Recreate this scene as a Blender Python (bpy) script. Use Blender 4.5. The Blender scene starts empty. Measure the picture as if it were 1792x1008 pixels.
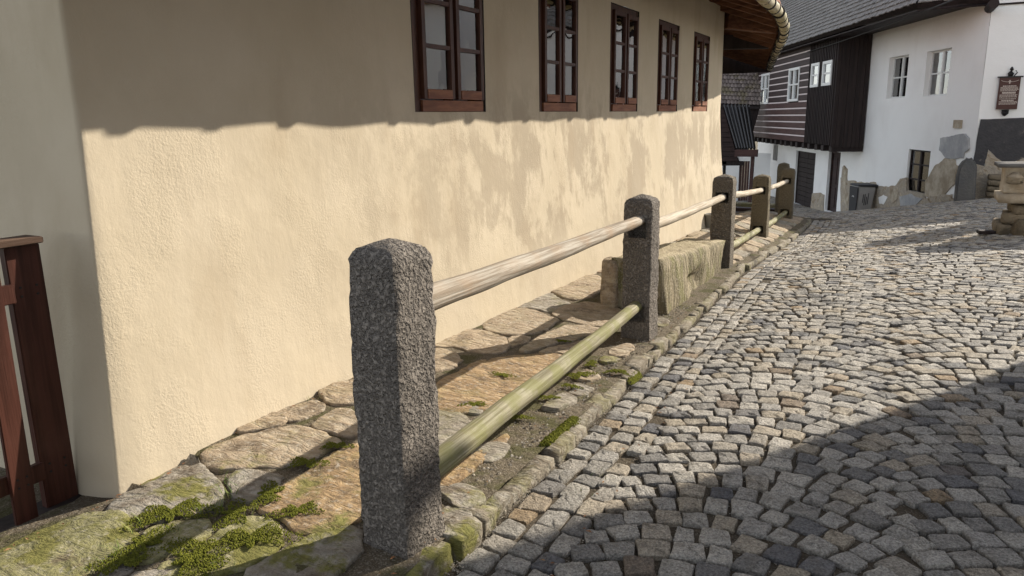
import bpy, bmesh, math, random
import numpy as np
from mathutils import Vector, Matrix, noise as mnoise
from mathutils.geometry import delaunay_2d_cdt

scene = bpy.context.scene
col = scene.collection
RAD = math.radians

# ------------------------------------------------------------------ camera
FPX, PITCH, ROLL, YAW, EYE = 1304.0, RAD(12.9), RAD(0.9), RAD(28.3), 1.7
_fw = np.array([-math.sin(YAW)*math.cos(PITCH), math.cos(YAW)*math.cos(PITCH), -math.sin(PITCH)])
_rt0 = np.array([math.cos(YAW), math.sin(YAW), 0.0]); _up0 = np.cross(_rt0, _fw)
_rt = math.cos(ROLL)*_rt0 - math.sin(ROLL)*_up0
_up = math.sin(ROLL)*_rt0 + math.cos(ROLL)*_up0
CAM = np.array([0.0, 0.0, EYE])
cam_data = bpy.data.cameras.new('camera'); cam = bpy.data.objects.new('camera', cam_data); col.objects.link(cam)
cam_data.sensor_width = 36.0; cam_data.lens = 36.0*FPX/1792.0
cam_data.clip_start = 0.05; cam_data.clip_end = 2000
cam.matrix_world = Matrix(((_rt[0], _up[0], -_fw[0], CAM[0]), (_rt[1], _up[1], -_fw[1], CAM[1]), (_rt[2], _up[2], -_fw[2], CAM[2]), (0, 0, 0, 1)))
scene.camera = cam

# ------------------------------------------------------------------ sky, sun, exposure
SUN_AZ, SUN_EL = RAD(30.0), RAD(30.5)          # azimuth from +Y towards +X
world = bpy.data.worlds.new('World'); scene.world = world; world.use_nodes = True
wn = world.node_tree; wn.nodes.clear()
sky = wn.nodes.new('ShaderNodeTexSky'); sky.sky_type = 'NISHITA'; sky.sun_disc = False
sky.sun_elevation = SUN_EL; sky.sun_rotation = SUN_AZ; sky.air_density = 0.8; sky.dust_density = 0.3; sky.ozone_density = 0.2
bg = wn.nodes.new('ShaderNodeBackground'); bg.inputs[1].default_value = 0.15
wo = wn.nodes.new('ShaderNodeOutputWorld')
hs = wn.nodes.new('ShaderNodeHueSaturation'); hs.inputs['Saturation'].default_value = 0.38    # thin bright haze, even over the whole sky
wn.links.new(sky.outputs[0], hs.inputs['Color']); wn.links.new(hs.outputs[0], bg.inputs[0]); wn.links.new(bg.outputs[0], wo.inputs[0])
sl = bpy.data.lights.new('sun', 'SUN'); sl.energy = 4.3; sl.angle = RAD(0.5); sl.color = (1.0, 0.92, 0.79)
sun = bpy.data.objects.new('sun', sl); col.objects.link(sun)
SDIR = Vector((math.sin(SUN_AZ)*math.cos(SUN_EL), math.cos(SUN_AZ)*math.cos(SUN_EL), math.sin(SUN_EL)))
sun.rotation_euler = SDIR.to_track_quat('Z', 'Y').to_euler()
sun.location = (20, 40, 30)
scene.view_settings.view_transform = 'Standard'; scene.view_settings.look = 'None'
scene.view_settings.exposure = 0.95; scene.view_settings.gamma = 1.0
scene.view_settings.use_curve_mapping = False

# ------------------------------------------------------------------ photo pixel helpers
def ray(x, y):
    return _rt*((x-896)/FPX) + _up*((504-y)/FPX) + _fw
def onX(x, y, X): d = ray(x, y); return CAM + d*((X-CAM[0])/d[0])
def onY(x, y, Y): d = ray(x, y); return CAM + d*((Y-CAM[1])/d[1])
def onZ(x, y, Z): d = ray(x, y); return CAM + d*((Z-CAM[2])/d[2])
def depth_at(x, y, t): return CAM + ray(x, y)*t
def lerp(a, b, t): return a + (b-a)*t
def interp(x, xs, ys): return float(np.interp(x, xs, ys))

# ------------------------------------------------------------------ mesh helpers
class MB:
    def __init__(s): s.v = []; s.f = []
    def add(s, verts, faces):
        o = len(s.v); s.v.extend([tuple(map(float, p)) for p in verts]); s.f.extend([tuple(i+o for i in fc) for fc in faces]); return s
    def box(s, c, size, R=None):
        hx, hy, hz = size[0]/2, size[1]/2, size[2]/2
        P = [Vector((x, y, z)) for z in (-hz, hz) for y in (-hy, hy) for x in (-hx, hx)]
        if R is not None: P = [R @ p for p in P]
        P = [(p.x+c[0], p.y+c[1], p.z+c[2]) for p in P]
        return s.add(P, [(0, 2, 3, 1), (4, 5, 7, 6), (0, 1, 5, 4), (2, 6, 7, 3), (0, 4, 6, 2), (1, 3, 7, 5)])
    def hexa(s, P):   # 8 corners: bottom loop 0-3, top loop 4-7 (ccw from above)
        return s.add(P, [(3, 2, 1, 0), (4, 5, 6, 7), (0, 1, 5, 4), (1, 2, 6, 5), (2, 3, 7, 6), (3, 0, 4, 7)])
    def beam(s, a, b, w, h, up=(0, 0, 1)):
        a = Vector(a); b = Vector(b); d = (b-a).normalized(); u = Vector(up)
        r = d.cross(u).normalized(); u2 = r.cross(d)
        P = []
        for p in (a, b):
            P += [p - r*w/2 - u2*h/2, p + r*w/2 - u2*h/2, p + r*w/2 + u2*h/2, p - r*w/2 + u2*h/2]
        return s.add([tuple(q) for q in P], [(3, 2, 1, 0), (4, 5, 6, 7), (0, 1, 5, 4), (1, 2, 6, 5), (2, 3, 7, 6), (3, 0, 4, 7)])
    def tube(s, path, rad, n=10, cap=True, squash=None):
        path = [Vector(p) for p in path]; rings = []
        for i, p in enumerate(path):
            d = (path[min(i+1, len(path)-1)] - path[max(i-1, 0)]).normalized()
            r = d.cross(Vector((0, 0, 1)))
            r = Vector((1, 0, 0)) if r.length < 1e-4 else r.normalized()
            u = r.cross(d); R = rad(i) if callable(rad) else rad
            ring = []
            for k in range(n):
                a = 2*math.pi*k/n
                q = R if not callable(squash) else R*squash(i, a)
                ring.append(p + (r*math.cos(a) + u*math.sin(a))*q)
            rings.append(ring)
        V = [tuple(q) for rg in rings for q in rg]; Fc = []
        for i in range(len(path)-1):
            for k in range(n):
                k2 = (k+1) % n
                Fc.append((i*n+k, i*n+k2, (i+1)*n+k2, (i+1)*n+k))
        if cap:
            Fc.append(tuple(reversed(range(n)))); Fc.append(tuple((len(path)-1)*n+k for k in range(n)))
        return s.add(V, Fc)
    def mesh(s, name):
        m = bpy.data.meshes.new(name); m.from_pydata(s.v, [], s.f); m.update(); return m
    def build(s, name, material, parent=None, smooth=False):
        return obj(name, s.mesh(name), material, parent, smooth)

def obj(name, me, material=None, parent=None, smooth=False):
    o = bpy.data.objects.new(name, me); col.objects.link(o)
    if material is not None and len(me.materials) == 0: me.materials.append(material)
    if parent is not None: o.parent = parent
    if smooth:
        me.polygons.foreach_set('use_smooth', [True]*len(me.polygons))
    return o
def fixn(o):
    bm = bmesh.new(); bm.from_mesh(o.data); bmesh.ops.recalc_face_normals(bm, faces=bm.faces); bm.to_mesh(o.data); bm.free(); return o
def bevel(o, w=0.01, seg=1):
    bm = bmesh.new(); bm.from_mesh(o.data)
    bmesh.ops.remove_doubles(bm, verts=bm.verts, dist=1e-5)
    bmesh.ops.bevel(bm, geom=[e for e in bm.edges if e.is_manifold and e.calc_face_angle(0) > 0.5], offset=w, segments=seg, affect='EDGES', clamp_overlap=True)
    bm.to_mesh(o.data); bm.free(); return o
def empty(name, loc=(0, 0, 0)):
    o = bpy.data.objects.new(name, None); o.empty_display_size = 0.2; col.objects.link(o); o.location = loc; return o
def part(o, parent):      # parent keeping world coordinates (verts are in world space)
    o.parent = parent
    o.matrix_parent_inverse = Matrix.Translation(-Vector(parent.location)); return o
def subpart(o, parent):   # parent is a part whose world matrix is the identity
    o.parent = parent; o.matrix_parent_inverse = Matrix.Identity(4); return o
def tag(o, label=None, cat=None, group=None, kind=None):
    if label: o['label'] = label
    if cat: o['category'] = cat
    if group: o['group'] = group
    if kind: o['kind'] = kind
    return o
def ns(p, sc, seed=0.0):
    return mnoise.noise(Vector((p[0]*sc+seed, p[1]*sc-seed*0.7, p[2]*sc+seed*1.3)))

# ------------------------------------------------------------------ materials
class NT:
    def __init__(s, name, rough=0.85, spec=0.3):
        s.m = bpy.data.materials.new(name); s.m.use_nodes = True; s.t = s.m.node_tree
        s.b = s.t.nodes['Principled BSDF']; s.b.inputs['Roughness'].default_value = rough
        s.b.inputs['Specular IOR Level'].default_value = spec
        g = s.t.nodes.new('ShaderNodeNewGeometry'); s.geo = g; s.pos = g.outputs['Position']
    def n(s, typ, **kw):
        nd = s.t.nodes.new(typ)
        for k, v in kw.items(): setattr(nd, k, v)
        return nd
    def link(s, a, b): s.t.links.new(a, b)
    def put(s, sock, v):
        if hasattr(v, 'is_linked') or isinstance(v, bpy.types.NodeSocket): s.link(v, sock)
        else:
            if isinstance(v, (tuple, list)) and len(v) == 3 and sock.type == 'RGBA': v = (*v, 1)
            sock.default_value = v
    def mapv(s, scale, loc=(0, 0, 0), rot=(0, 0, 0), vec=None):
        nd = s.n('ShaderNodeMapping'); s.link(vec or s.pos, nd.inputs[0])
        nd.inputs['Scale'].default_value = scale; nd.inputs['Location'].default_value = loc; nd.inputs['Rotation'].default_value = rot
        return nd.outputs[0]
    def noise(s, scale, detail=4, rough=0.55, vec=None, dist=0.0):
        nd = s.n('ShaderNodeTexNoise'); s.link(vec or s.pos, nd.inputs['Vector'])
        nd.inputs['Scale'].default_value = scale; nd.inputs['Detail'].default_value = detail
        nd.inputs['Roughness'].default_value = rough; nd.inputs['Distortion'].default_value = dist
        return nd.outputs[0]
    def vor(s, scale, vec=None, feature='F1', out=0):
        nd = s.n('ShaderNodeTexVoronoi', feature=feature); s.link(vec or s.pos, nd.inputs['Vector']); nd.inputs['Scale'].default_value = scale
        return nd.outputs[out]
    def ramp(s, fac, stops, mode='LINEAR'):
        nd = s.n('ShaderNodeValToRGB'); s.link(fac, nd.inputs[0]); cr = nd.color_ramp; cr.interpolation = mode
        while len(cr.elements) < len(stops): cr.elements.new(0.5)
        for e, (p, c) in zip(cr.elements, stops):
            e.position = p; e.color = (*c, 1) if len(c) == 3 else c
        return nd.outputs[0]
    def step(s, fac, lo, hi):
        nd = s.n('ShaderNodeMapRange'); nd.interpolation_type = 'SMOOTHSTEP'; s.put(nd.inputs[0], fac)
        nd.inputs[1].default_value = lo; nd.inputs[2].default_value = hi; return nd.outputs[0]
    def mix(s, fac, a, b, mode='MIX'):
        nd = s.n('ShaderNodeMix', data_type='RGBA', blend_type=mode)
        s.put(nd.inputs[0], fac); s.put(nd.inputs[6], a); s.put(nd.inputs[7], b); return nd.outputs[2]
    def math(s, op, a, b=0.0):
        nd = s.n('ShaderNodeMath', operation=op); s.put(nd.inputs[0], a); s.put(nd.inputs[1], b); return nd.outputs[0]
    def xyz(s, vec=None):
        nd = s.n('ShaderNodeSeparateXYZ'); s.link(vec or s.pos, nd.inputs[0]); return nd.outputs
    def rnd(s):     # per object and per island
        oi = s.n('ShaderNodeObjectInfo'); a = s.math('ADD', oi.outputs['Random'], s.geo.outputs['Random Per Island'])
        return s.math('FRACT', a)
    def color(s, c): s.put(s.b.inputs['Base Color'], c); return s
    def rough(s, v): s.put(s.b.inputs['Roughness'], v); return s
    def bump(s, h, strength=0.5, dist=0.01, prev=None):
        nd = s.n('ShaderNodeBump'); s.link(h, nd.inputs['Height']); nd.inputs['Strength'].default_value = strength; nd.inputs['Distance'].default_value = dist
        if prev is not None: s.link(prev, nd.inputs['Normal'])
        s.last = nd.outputs[0]; s.link(nd.outputs[0], s.b.inputs['Normal']); return nd.outputs[0]
M = {}
def hexc(r, g, b):   # sRGB 0-255 -> linear
    f = lambda c: ((c/255+0.055)/1.055)**2.4 if c > 10 else c/255/12.92
    return (f(r), f(g), f(b))

# cream lime plaster with damp, darker streaks low down
t = NT('cream_plaster', 0.92, 0.2)
base = t.mix(t.step(t.noise(1.3, 5), 0.3, 0.75), (0.475, 0.403, 0.293), (0.53, 0.455, 0.342))
sx, sy, sz = t.xyz()
streak = t.noise(1.0, 10, 0.70, vec=t.mapv((1.3, 1.3, 0.95)), dist=0.25)
fine = t.noise(1.0, 6, 0.7, vec=t.mapv((7, 7, 2.6)), dist=0.3)
streak = t.math('ADD', t.math('MULTIPLY', streak, 0.74), t.math('MULTIPLY', fine, 0.26))
lowm = t.math('MULTIPLY', t.math('MULTIPLY', t.step(sz, 2.2, 1.45), t.math('ADD', t.math('MULTIPLY', t.step(sz, 0.15, 0.75), 0.75), 0.25)), t.step(sy, 2.0, 7.0))
dm = t.math('MULTIPLY', t.step(streak, 0.455, 0.545), t.math('ADD', t.math('MULTIPLY', lowm, 0.66), 0.06))
base = t.mix(dm, base, (0.305, 0.25, 0.18))
grime = t.math('MULTIPLY', t.step(t.noise(2.3, 4, vec=t.mapv((1, 1, 0.35))), 0.52, 0.7), 0.28)
base = t.mix(grime, base, (0.34, 0.26, 0.17))
t.color(base)
h1 = t.noise(7, 6, 0.6); h2 = t.noise(75, 3, 0.6); msk = t.step(t.noise(2.2, 3), 0.44, 0.6)
gr = t.math('MULTIPLY', h2, t.math('ADD', t.math('MULTIPLY', msk, 0.5), 0.13))
h3 = t.noise(1.0, 5, 0.6, vec=t.mapv((16, 16, 4.5)), dist=0.5)
p = t.bump(h1, 0.30, 0.016); p = t.bump(h3, 0.30, 0.007, p); p = t.bump(gr, 0.8, 0.007, p)
M['cream'] = t.m

t = NT('white_limewash', 0.93, 0.15)
w = t.mix(t.step(t.noise(0.9, 6), 0.4, 0.75), (0.89, 0.88, 0.855), (0.84, 0.825, 0.80))
w = t.mix(t.math('MULTIPLY', t.step(t.noise(1.1, 6, vec=t.mapv((1.6, 1.6, 0.5))), 0.58, 0.78), 0.16), w, (0.58, 0.54, 0.47))
t.color(w); p = t.bump(t.noise(4, 5), 0.35, 0.04); t.bump(t.noise(40, 4), 0.4, 0.008, p); M['white'] = t.m

t = NT('rubble_plaster', 0.95, 0.1)
w = t.ramp(t.noise(2.4, 10, 0.74, dist=0.8), [(0.30, (0.15, 0.11, 0.075)), (0.40, (0.34, 0.27, 0.19)), (0.48, (0.46, 0.40, 0.32)), (0.54, (0.33, 0.29, 0.24)), (0.60, (0.54, 0.44, 0.31)), (0.70, (0.66, 0.63, 0.58))])
t.color(w); p = t.bump(t.noise(5, 6, 0.65), 0.9, 0.1); M['rubble'] = t.m
t = NT('ochre_plaster', 0.95, 0.1)
t.color(t.mix(t.step(t.noise(2.2, 8, 0.7), 0.35, 0.65), (0.31, 0.255, 0.185), (0.52, 0.455, 0.36))); t.bump(t.noise(14, 6), 0.5, 0.04); M['ochre'] = t.m
t = NT('grey_cement', 0.95, 0.1)
t.color(t.mix(t.step(t.noise(1.6, 8, 0.7), 0.35, 0.65), (0.33, 0.335, 0.345), (0.50, 0.495, 0.485))); t.bump(t.noise(20, 6), 0.4, 0.03); M['cement'] = t.m
t = NT('dark_cement', 0.95, 0.1)
t.color(t.mix(t.noise(1.5, 6, dist=1), (0.075, 0.08, 0.09), (0.19, 0.175, 0.15))); t.bump(t.noise(16, 6), 0.6, 0.05); M['darkcement'] = t.m
t = NT('slate_plaster', 0.95, 0.1)
n1 = t.step(t.noise(2.2, 7, 0.7), 0.58, 0.72)
t.color(t.mix(n1, t.mix(t.noise(6, 5), (0.045, 0.045, 0.05), (0.10, 0.095, 0.095)), (0.33, 0.29, 0.24))); t.bump(t.noise(18, 6), 0.7, 0.04); M['slateplaster'] = t.m

# granite of the fence posts
t = NT('post_granite', 0.9, 0.25)
c0 = t.mix(t.noise(7, 5), (0.16, 0.138, 0.117), (0.265, 0.232, 0.195))
sp = t.vor(130, out=1); c0 = t.mix(0.45, c0, t.mix(sp, (0.05, 0.042, 0.038), (0.40, 0.355, 0.31)))
big = t.step(t.noise(3.2, 5), 0.45, 0.65); c0 = t.mix(t.math('MULTIPLY', big, 0.2), c0, (0.10, 0.09, 0.084))
sx, sy, sz = t.xyz(); far = t.step(sy, 7.5, 12.5)
c0 = t.mix(t.math('MULTIPLY', far, 0.6), c0, t.mix(t.noise(5, 4), (0.13, 0.10, 0.05), (0.20, 0.165, 0.085)))
t.color(c0)
pits = t.step(t.noise(58, 3, 0.6), 0.33, 0.60)
p = t.bump(t.noise(17, 4, 0.6), 0.5, 0.03); p = t.bump(pits, 0.95, 0.022, p); t.bump(t.noise(210, 2), 0.35, 0.004, p); M['granite'] = t.m

# granite setts
t = NT('sett_granite', 0.72, 0.35)
r = t.rnd()
c0 = t.ramp(r, [(0.0, (0.15, 0.148, 0.15)), (0.10, (0.24, 0.228, 0.21)), (0.34, (0.40, 0.375, 0.33)), (0.46, (0.47, 0.44, 0.39)), (0.64, (0.345, 0.327, 0.30)), (0.78, (0.37, 0.32, 0.245)), (0.885, (0.42, 0.37, 0.30)), (0.907, (0.32, 0.23, 0.135)), (0.925, (0.115, 0.115, 0.125)), (0.965, (0.22, 0.21, 0.20)), (1.0, (0.46, 0.43, 0.38))])
c0 = t.mix(0.85, c0, t.ramp(t.noise(95, 5, 0.75), [(0.33, (0.16, 0.155, 0.15)), (0.5, (0.50, 0.49, 0.48)), (0.66, (0.85, 0.84, 0.82))]), 'OVERLAY')
c0 = t.mix(t.math('MULTIPLY', t.step(t.noise(13, 4), 0.5, 0.7), 0.45), c0, (0.10, 0.085, 0.065))
c0 = t.mix(t.math('MULTIPLY', t.step(t.noise(0.9, 3), 0.55, 0.75), 0.22), c0, (0.22, 0.18, 0.12))
t.color(c0)
p = t.bump(t.noise(26, 5, 0.62), 0.9, 0.04); t.bump(t.noise(80, 5, 0.72), 0.95, 0.018, p); t.rough(t.mix(t.noise(30, 3), (0.55,)*3, (0.9,)*3)); M['sett'] = t.m

# sandstone flags with lichen and moss
def flag_mat(name, tint, moss_amt):
    t = NT(name, 0.9, 0.2)
    r = t.rnd()
    c0 = t.mix(r, tint[0], tint[1])
    lay = t.noise(3.0, 8, 0.62, vec=t.mapv((2.2, 5.5, 7)), dist=0.7)
    c0 = t.mix(t.math('MULTIPLY', t.step(lay, 0.36, 0.56), 0.75), c0, tint[2])
    c0 = t.mix(t.math('MULTIPLY', t.step(t.noise(5.5, 7, 0.7), 0.50, 0.66), 0.75), c0, (0.12, 0.088, 0.06))
    c0 = t.mix(t.math('MULTIPLY', t.step(t.noise(34, 4, 0.6), 0.52, 0.68), 0.5), c0, (0.47, 0.43, 0.37))
    c0 = t.mix(t.math('MULTIPLY', t.step(t.noise(90, 3, 0.6), 0.55, 0.68), 0.55), c0, (0.11, 0.09, 0.07))
    sx, sy, sz = t.xyz()
    near = t.math('ADD', t.math('MULTIPLY', t.step(sy, 3.1, 1.9), 0.9), moss_amt)
    mo = t.math('MULTIPLY', t.step(t.noise(4.2, 7, 0.66), 0.47, 0.62), near)
    c0 = t.mix(mo, c0, t.mix(t.noise(45, 4), (0.075, 0.085, 0.02), (0.28, 0.25, 0.085)))
    t.color(c0)
    p = t.bump(lay, 0.9, 0.05); p = t.bump(t.noise(28, 6, 0.65), 0.6, 0.018, p); t.bump(t.noise(120, 3), 0.4, 0.005, p); M[name] = t.m
flag_mat('flag_sand', ((0.48, 0.385, 0.275), (0.41, 0.345, 0.26), (0.29, 0.22, 0.15)), 0.14)
flag_mat('flag_grey', ((0.38, 0.35, 0.30), (0.34, 0.305, 0.25), (0.23, 0.20, 0.16)), 0.35)
flag_mat('flag_orange', ((0.45, 0.315, 0.17), (0.41, 0.30, 0.18), (0.24, 0.16, 0.09)), 0.25)
flag_mat('flag_moss', ((0.32, 0.29, 0.16), (0.29, 0.27, 0.15), (0.20, 0.19, 0.08)), 0.85)
flag_mat('kerb_stone', ((0.32, 0.29, 0.23), (0.24, 0.22, 0.18), (0.20, 0.165, 0.12)), 0.4)

# long cut stone of the bench
t = NT('bench_stone', 0.9, 0.2)
sx, sy, sz = t.xyz()
v = t.noise(4, 6, 0.65, vec=t.mapv((4, 4, 0.7)), dist=0.4)
c0 = t.mix(t.step(v, 0.4, 0.6), (0.28, 0.235, 0.155), (0.12, 0.10, 0.06))
c0 = t.mix(t.math('MULTIPLY', t.step(t.noise(3.5, 5), 0.45, 0.65), 0.55), c0, (0.15, 0.15, 0.045))
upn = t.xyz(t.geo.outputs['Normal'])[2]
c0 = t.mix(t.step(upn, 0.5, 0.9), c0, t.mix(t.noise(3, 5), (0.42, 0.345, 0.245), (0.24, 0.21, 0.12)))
c0 = t.mix(t.math('MULTIPLY', t.step(t.noise(60, 4), 0.5, 0.7), 0.5), c0, (0.48, 0.43, 0.34))
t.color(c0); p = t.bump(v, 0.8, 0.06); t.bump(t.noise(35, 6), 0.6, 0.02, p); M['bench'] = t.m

t = NT('dry_stone', 0.92, 0.2)
r = t.rnd(); c0 = t.mix(r, (0.155, 0.125, 0.085), (0.25, 0.205, 0.145))
c0 = t.mix(t.math('MULTIPLY', t.step(t.noise(6, 6), 0.48, 0.64), 0.6), c0, (0.10, 0.085, 0.06))
t.color(c0); t.bump(t.noise(11, 7, 0.65), 0.9, 0.06); M['drystone'] = t.m

t = NT('joint_soil', 0.97, 0.1)
c0 = t.mix(t.noise(11, 6, 0.7), (0.06, 0.047, 0.033), (0.165, 0.135, 0.095))
c0 = t.mix(t.math('MULTIPLY', t.step(t.noise(120, 3), 0.5, 0.66), 0.7), c0, (0.30, 0.265, 0.21))
c0 = t.mix(t.math('MULTIPLY', t.step(t.noise(4.5, 6), 0.47, 0.62), 0.65), c0, (0.06, 0.062, 0.018))
t.color(c0); p = t.bump(t.noise(26, 6), 0.8, 0.03); t.bump(t.noise(140, 3), 0.8, 0.008, p); M['soil'] = t.m
t = NT('sett_bed', 0.97, 0.1)
c0 = t.mix(t.noise(11, 6, 0.7), (0.038, 0.030, 0.022), (0.105, 0.085, 0.060))
c0 = t.mix(t.math('MULTIPLY', t.step(t.noise(120, 3), 0.52, 0.68), 0.5), c0, (0.22, 0.19, 0.15))
t.color(c0); t.bump(t.noise(60, 5), 0.8, 0.02); M['settbed'] = t.m
t = NT('terrain_earth', 0.97, 0.1)
t.color(t.mix(t.noise(2, 6), (0.09, 0.075, 0.05), (0.17, 0.145, 0.10))); t.bump(t.noise(20, 6), 0.6, 0.03); M['earth'] = t.m
t = NT('gravel_grain', 0.9, 0.2)
t.color(t.ramp(t.rnd(), [(0, (0.11, 0.09, 0.07)), (0.5, (0.27, 0.235, 0.185)), (1, (0.44, 0.40, 0.34))])); M['gravel'] = t.m
t = NT('moss', 0.95, 0.15)
t.color(t.mix(t.noise(60, 4), (0.055, 0.075, 0.012), (0.24, 0.235, 0.03))); t.bump(t.noise(170, 3), 1.0, 0.012); M['moss'] = t.m
t = NT('grass_blade', 0.7, 0.3)
t.color(t.ramp(t.rnd(), [(0, (0.06, 0.10, 0.015)), (0.6, (0.13, 0.19, 0.03)), (0.8, (0.24, 0.25, 0.07)), (1, (0.42, 0.34, 0.17))])); M['grass'] = t.m
t = NT('dry_leaf', 0.8, 0.2)
t.color(t.ramp(t.rnd(), [(0, (0.14, 0.065, 0.03)), (0.6, (0.23, 0.11, 0.05)), (1, (0.33, 0.20, 0.10))])); M['leaf'] = t.m

# wood
def wood(name, a, b, c, scale=(65, 1.5, 65), rough=0.8, bumpd=0.008, mossc=None, mossamt=0.0, local=False):
    t = NT(name, rough, 0.25)
    if local: t.pos = t.n('ShaderNodeTexCoord').outputs['Object']
    v = t.noise(1.0, 6, 0.6, vec=t.mapv(scale), dist=0.15); v2 = t.noise(3, 4)
    c0 = t.mix(t.step(v, 0.35, 0.62), a, b); c0 = t.mix(t.math('MULTIPLY', t.step(v2, 0.45, 0.75), 0.5), c0, c)
    if mossc: c0 = t.mix(t.math('MULTIPLY', t.step(t.noise(5, 6), 0.42, 0.6), mossamt), c0, mossc)
    t.color(c0); p = t.bump(v, 0.7, bumpd); t.bump(t.noise(1, 3, vec=t.mapv(tuple(4*q for q in scale))), 0.3, 0.003, p); M[name] = t.m
wood('rail_grey', (0.40, 0.36, 0.30), (0.205, 0.165, 0.12), (0.31, 0.195, 0.105), bumpd=0.012, local=True)
wood('rail_green', (0.34, 0.315, 0.225), (0.16, 0.14, 0.085), (0.23, 0.205, 0.10), bumpd=0.012, mossc=(0.17, 0.17, 0.05), mossamt=0.6, local=True)
wood('rail_pale', (0.48, 0.42, 0.34), (0.28, 0.23, 0.165), (0.38, 0.31, 0.215), local=True)
wood('window_brown', (0.046, 0.017, 0.010), (0.078, 0.030, 0.017), (0.034, 0.014, 0.009), (25, 25, 3), 0.5, 0.003)
wood('sill_brown', (0.16, 0.058, 0.03), (0.24, 0.10, 0.05), (0.09, 0.035, 0.02), (25, 3, 25), 0.6, 0.004)
wood('gate_brown', (0.042, 0.015, 0.010), (0.072, 0.026, 0.018), (0.105, 0.048, 0.034), (30, 30, 1.6), 0.45, 0.004)
wood('gate_cap', (0.14, 0.085, 0.055), (0.07, 0.04, 0.026), (0.20, 0.14, 0.10), (30, 2.5, 30), 0.7, 0.004)
wood('tar_board', (0.018, 0.0125, 0.012), (0.032, 0.022, 0.020), (0.024, 0.017, 0.018), (9, 9, 0.7), 0.7, 0.01)
wood('log_brown', (0.030, 0.018, 0.017), (0.050, 0.030, 0.027), (0.038, 0.024, 0.024), (1.2, 1.2, 14), 0.65, 0.01)
wood('log_red', (0.060, 0.030, 0.027), (0.085, 0.044, 0.038), (0.05, 0.028, 0.027), (1.2, 1.2, 14), 0.65, 0.01)
wood('rafter_brown', (0.085, 0.036, 0.02), (0.15, 0.068, 0.036), (0.055, 0.025, 0.016), (3, 12, 20), 0.75, 0.006)
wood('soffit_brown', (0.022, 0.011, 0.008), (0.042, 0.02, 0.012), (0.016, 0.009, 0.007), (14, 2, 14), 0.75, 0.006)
wood('gutter_pale', (0.44, 0.39, 0.29), (0.28, 0.235, 0.155), (0.36, 0.32, 0.20), (14, 2.2, 14), 0.75, 0.01, (0.24, 0.24, 0.09), 0.35)
wood('shingle_grey', (0.17, 0.16, 0.148), (0.31, 0.288, 0.265), (0.105, 0.10, 0.096), (14, 14, 14), 0.85, 0.008)
t = NT('dark_iron', 0.6, 0.4); t.color((0.018, 0.016, 0.015)); M['iron'] = t.m
t = NT('white_gloss_paint', 0.5, 0.4); t.color(t.mix(t.noise(20, 4), (0.78, 0.78, 0.76), (0.66, 0.655, 0.63))); M['paint'] = t.m
t = NT('chink_lime', 0.9, 0.15); t.color(t.mix(t.noise(3, 5), (0.74, 0.66, 0.64), (0.56, 0.48, 0.47))); t.bump(t.noise(20, 4), 0.4, 0.01); M['chink'] = t.m
t = NT('sheet_metal', 0.3, 0.5)
t.color(t.mix(t.noise(5, 5), (0.018, 0.018, 0.018), (0.05, 0.045, 0.042))); M['sheet'] = t.m
t = NT('clay_tile', 0.85, 0.2)
c0 = t.mix(t.rnd(), (0.15, 0.12, 0.105), (0.25, 0.20, 0.175)); c0 = t.mix(t.math('MULTIPLY', t.step(t.noise(1.2, 4), 0.52, 0.66), 0.6), c0, (0.15, 0.125, 0.05)); t.color(c0); M['tile'] = t.m
t = NT('red_tile', 0.85, 0.2); t.color(t.mix(t.rnd(), (0.20, 0.085, 0.05), (0.30, 0.13, 0.08))); t.bump(t.noise(12, 5), 0.5, 0.02); M['redtile'] = t.m
t = NT('bin_plastic', 0.6, 0.35); t.color(t.mix(t.noise(6, 5), (0.29, 0.28, 0.27), (0.40, 0.39, 0.375))); M['binplastic'] = t.m
t = NT('bin_dark', 0.55, 0.35); t.color(t.mix(t.noise(6, 5), (0.015, 0.016, 0.02), (0.03, 0.03, 0.035))); M['bindark'] = t.m
t = NT('plaque_brown', 0.55, 0.35); t.color(t.mix(t.noise(3, 4), (0.055, 0.02, 0.015), (0.08, 0.03, 0.022))); M['plaque'] = t.m
t = NT('lettering_cream', 0.7, 0.2); t.color((0.55, 0.48, 0.42)); M['letter'] = t.m
t = NT('pot_grey', 0.85, 0.2); t.color(t.mix(t.noise(12, 4), (0.22, 0.205, 0.18), (0.33, 0.31, 0.275))); M['pot'] = t.m
t = NT('lace_curtain', 0.9, 0.1); t.color(t.mix(t.noise(1, 3, vec=t.mapv((1, 16, 0.5))), (0.82, 0.83, 0.86), (0.60, 0.62, 0.66))); M['curtain'] = t.m
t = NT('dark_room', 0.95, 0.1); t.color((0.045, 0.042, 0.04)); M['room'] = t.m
t = NT('cable_black', 0.6, 0.3); t.color((0.03, 0.03, 0.03)); M['cable'] = t.m

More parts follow.
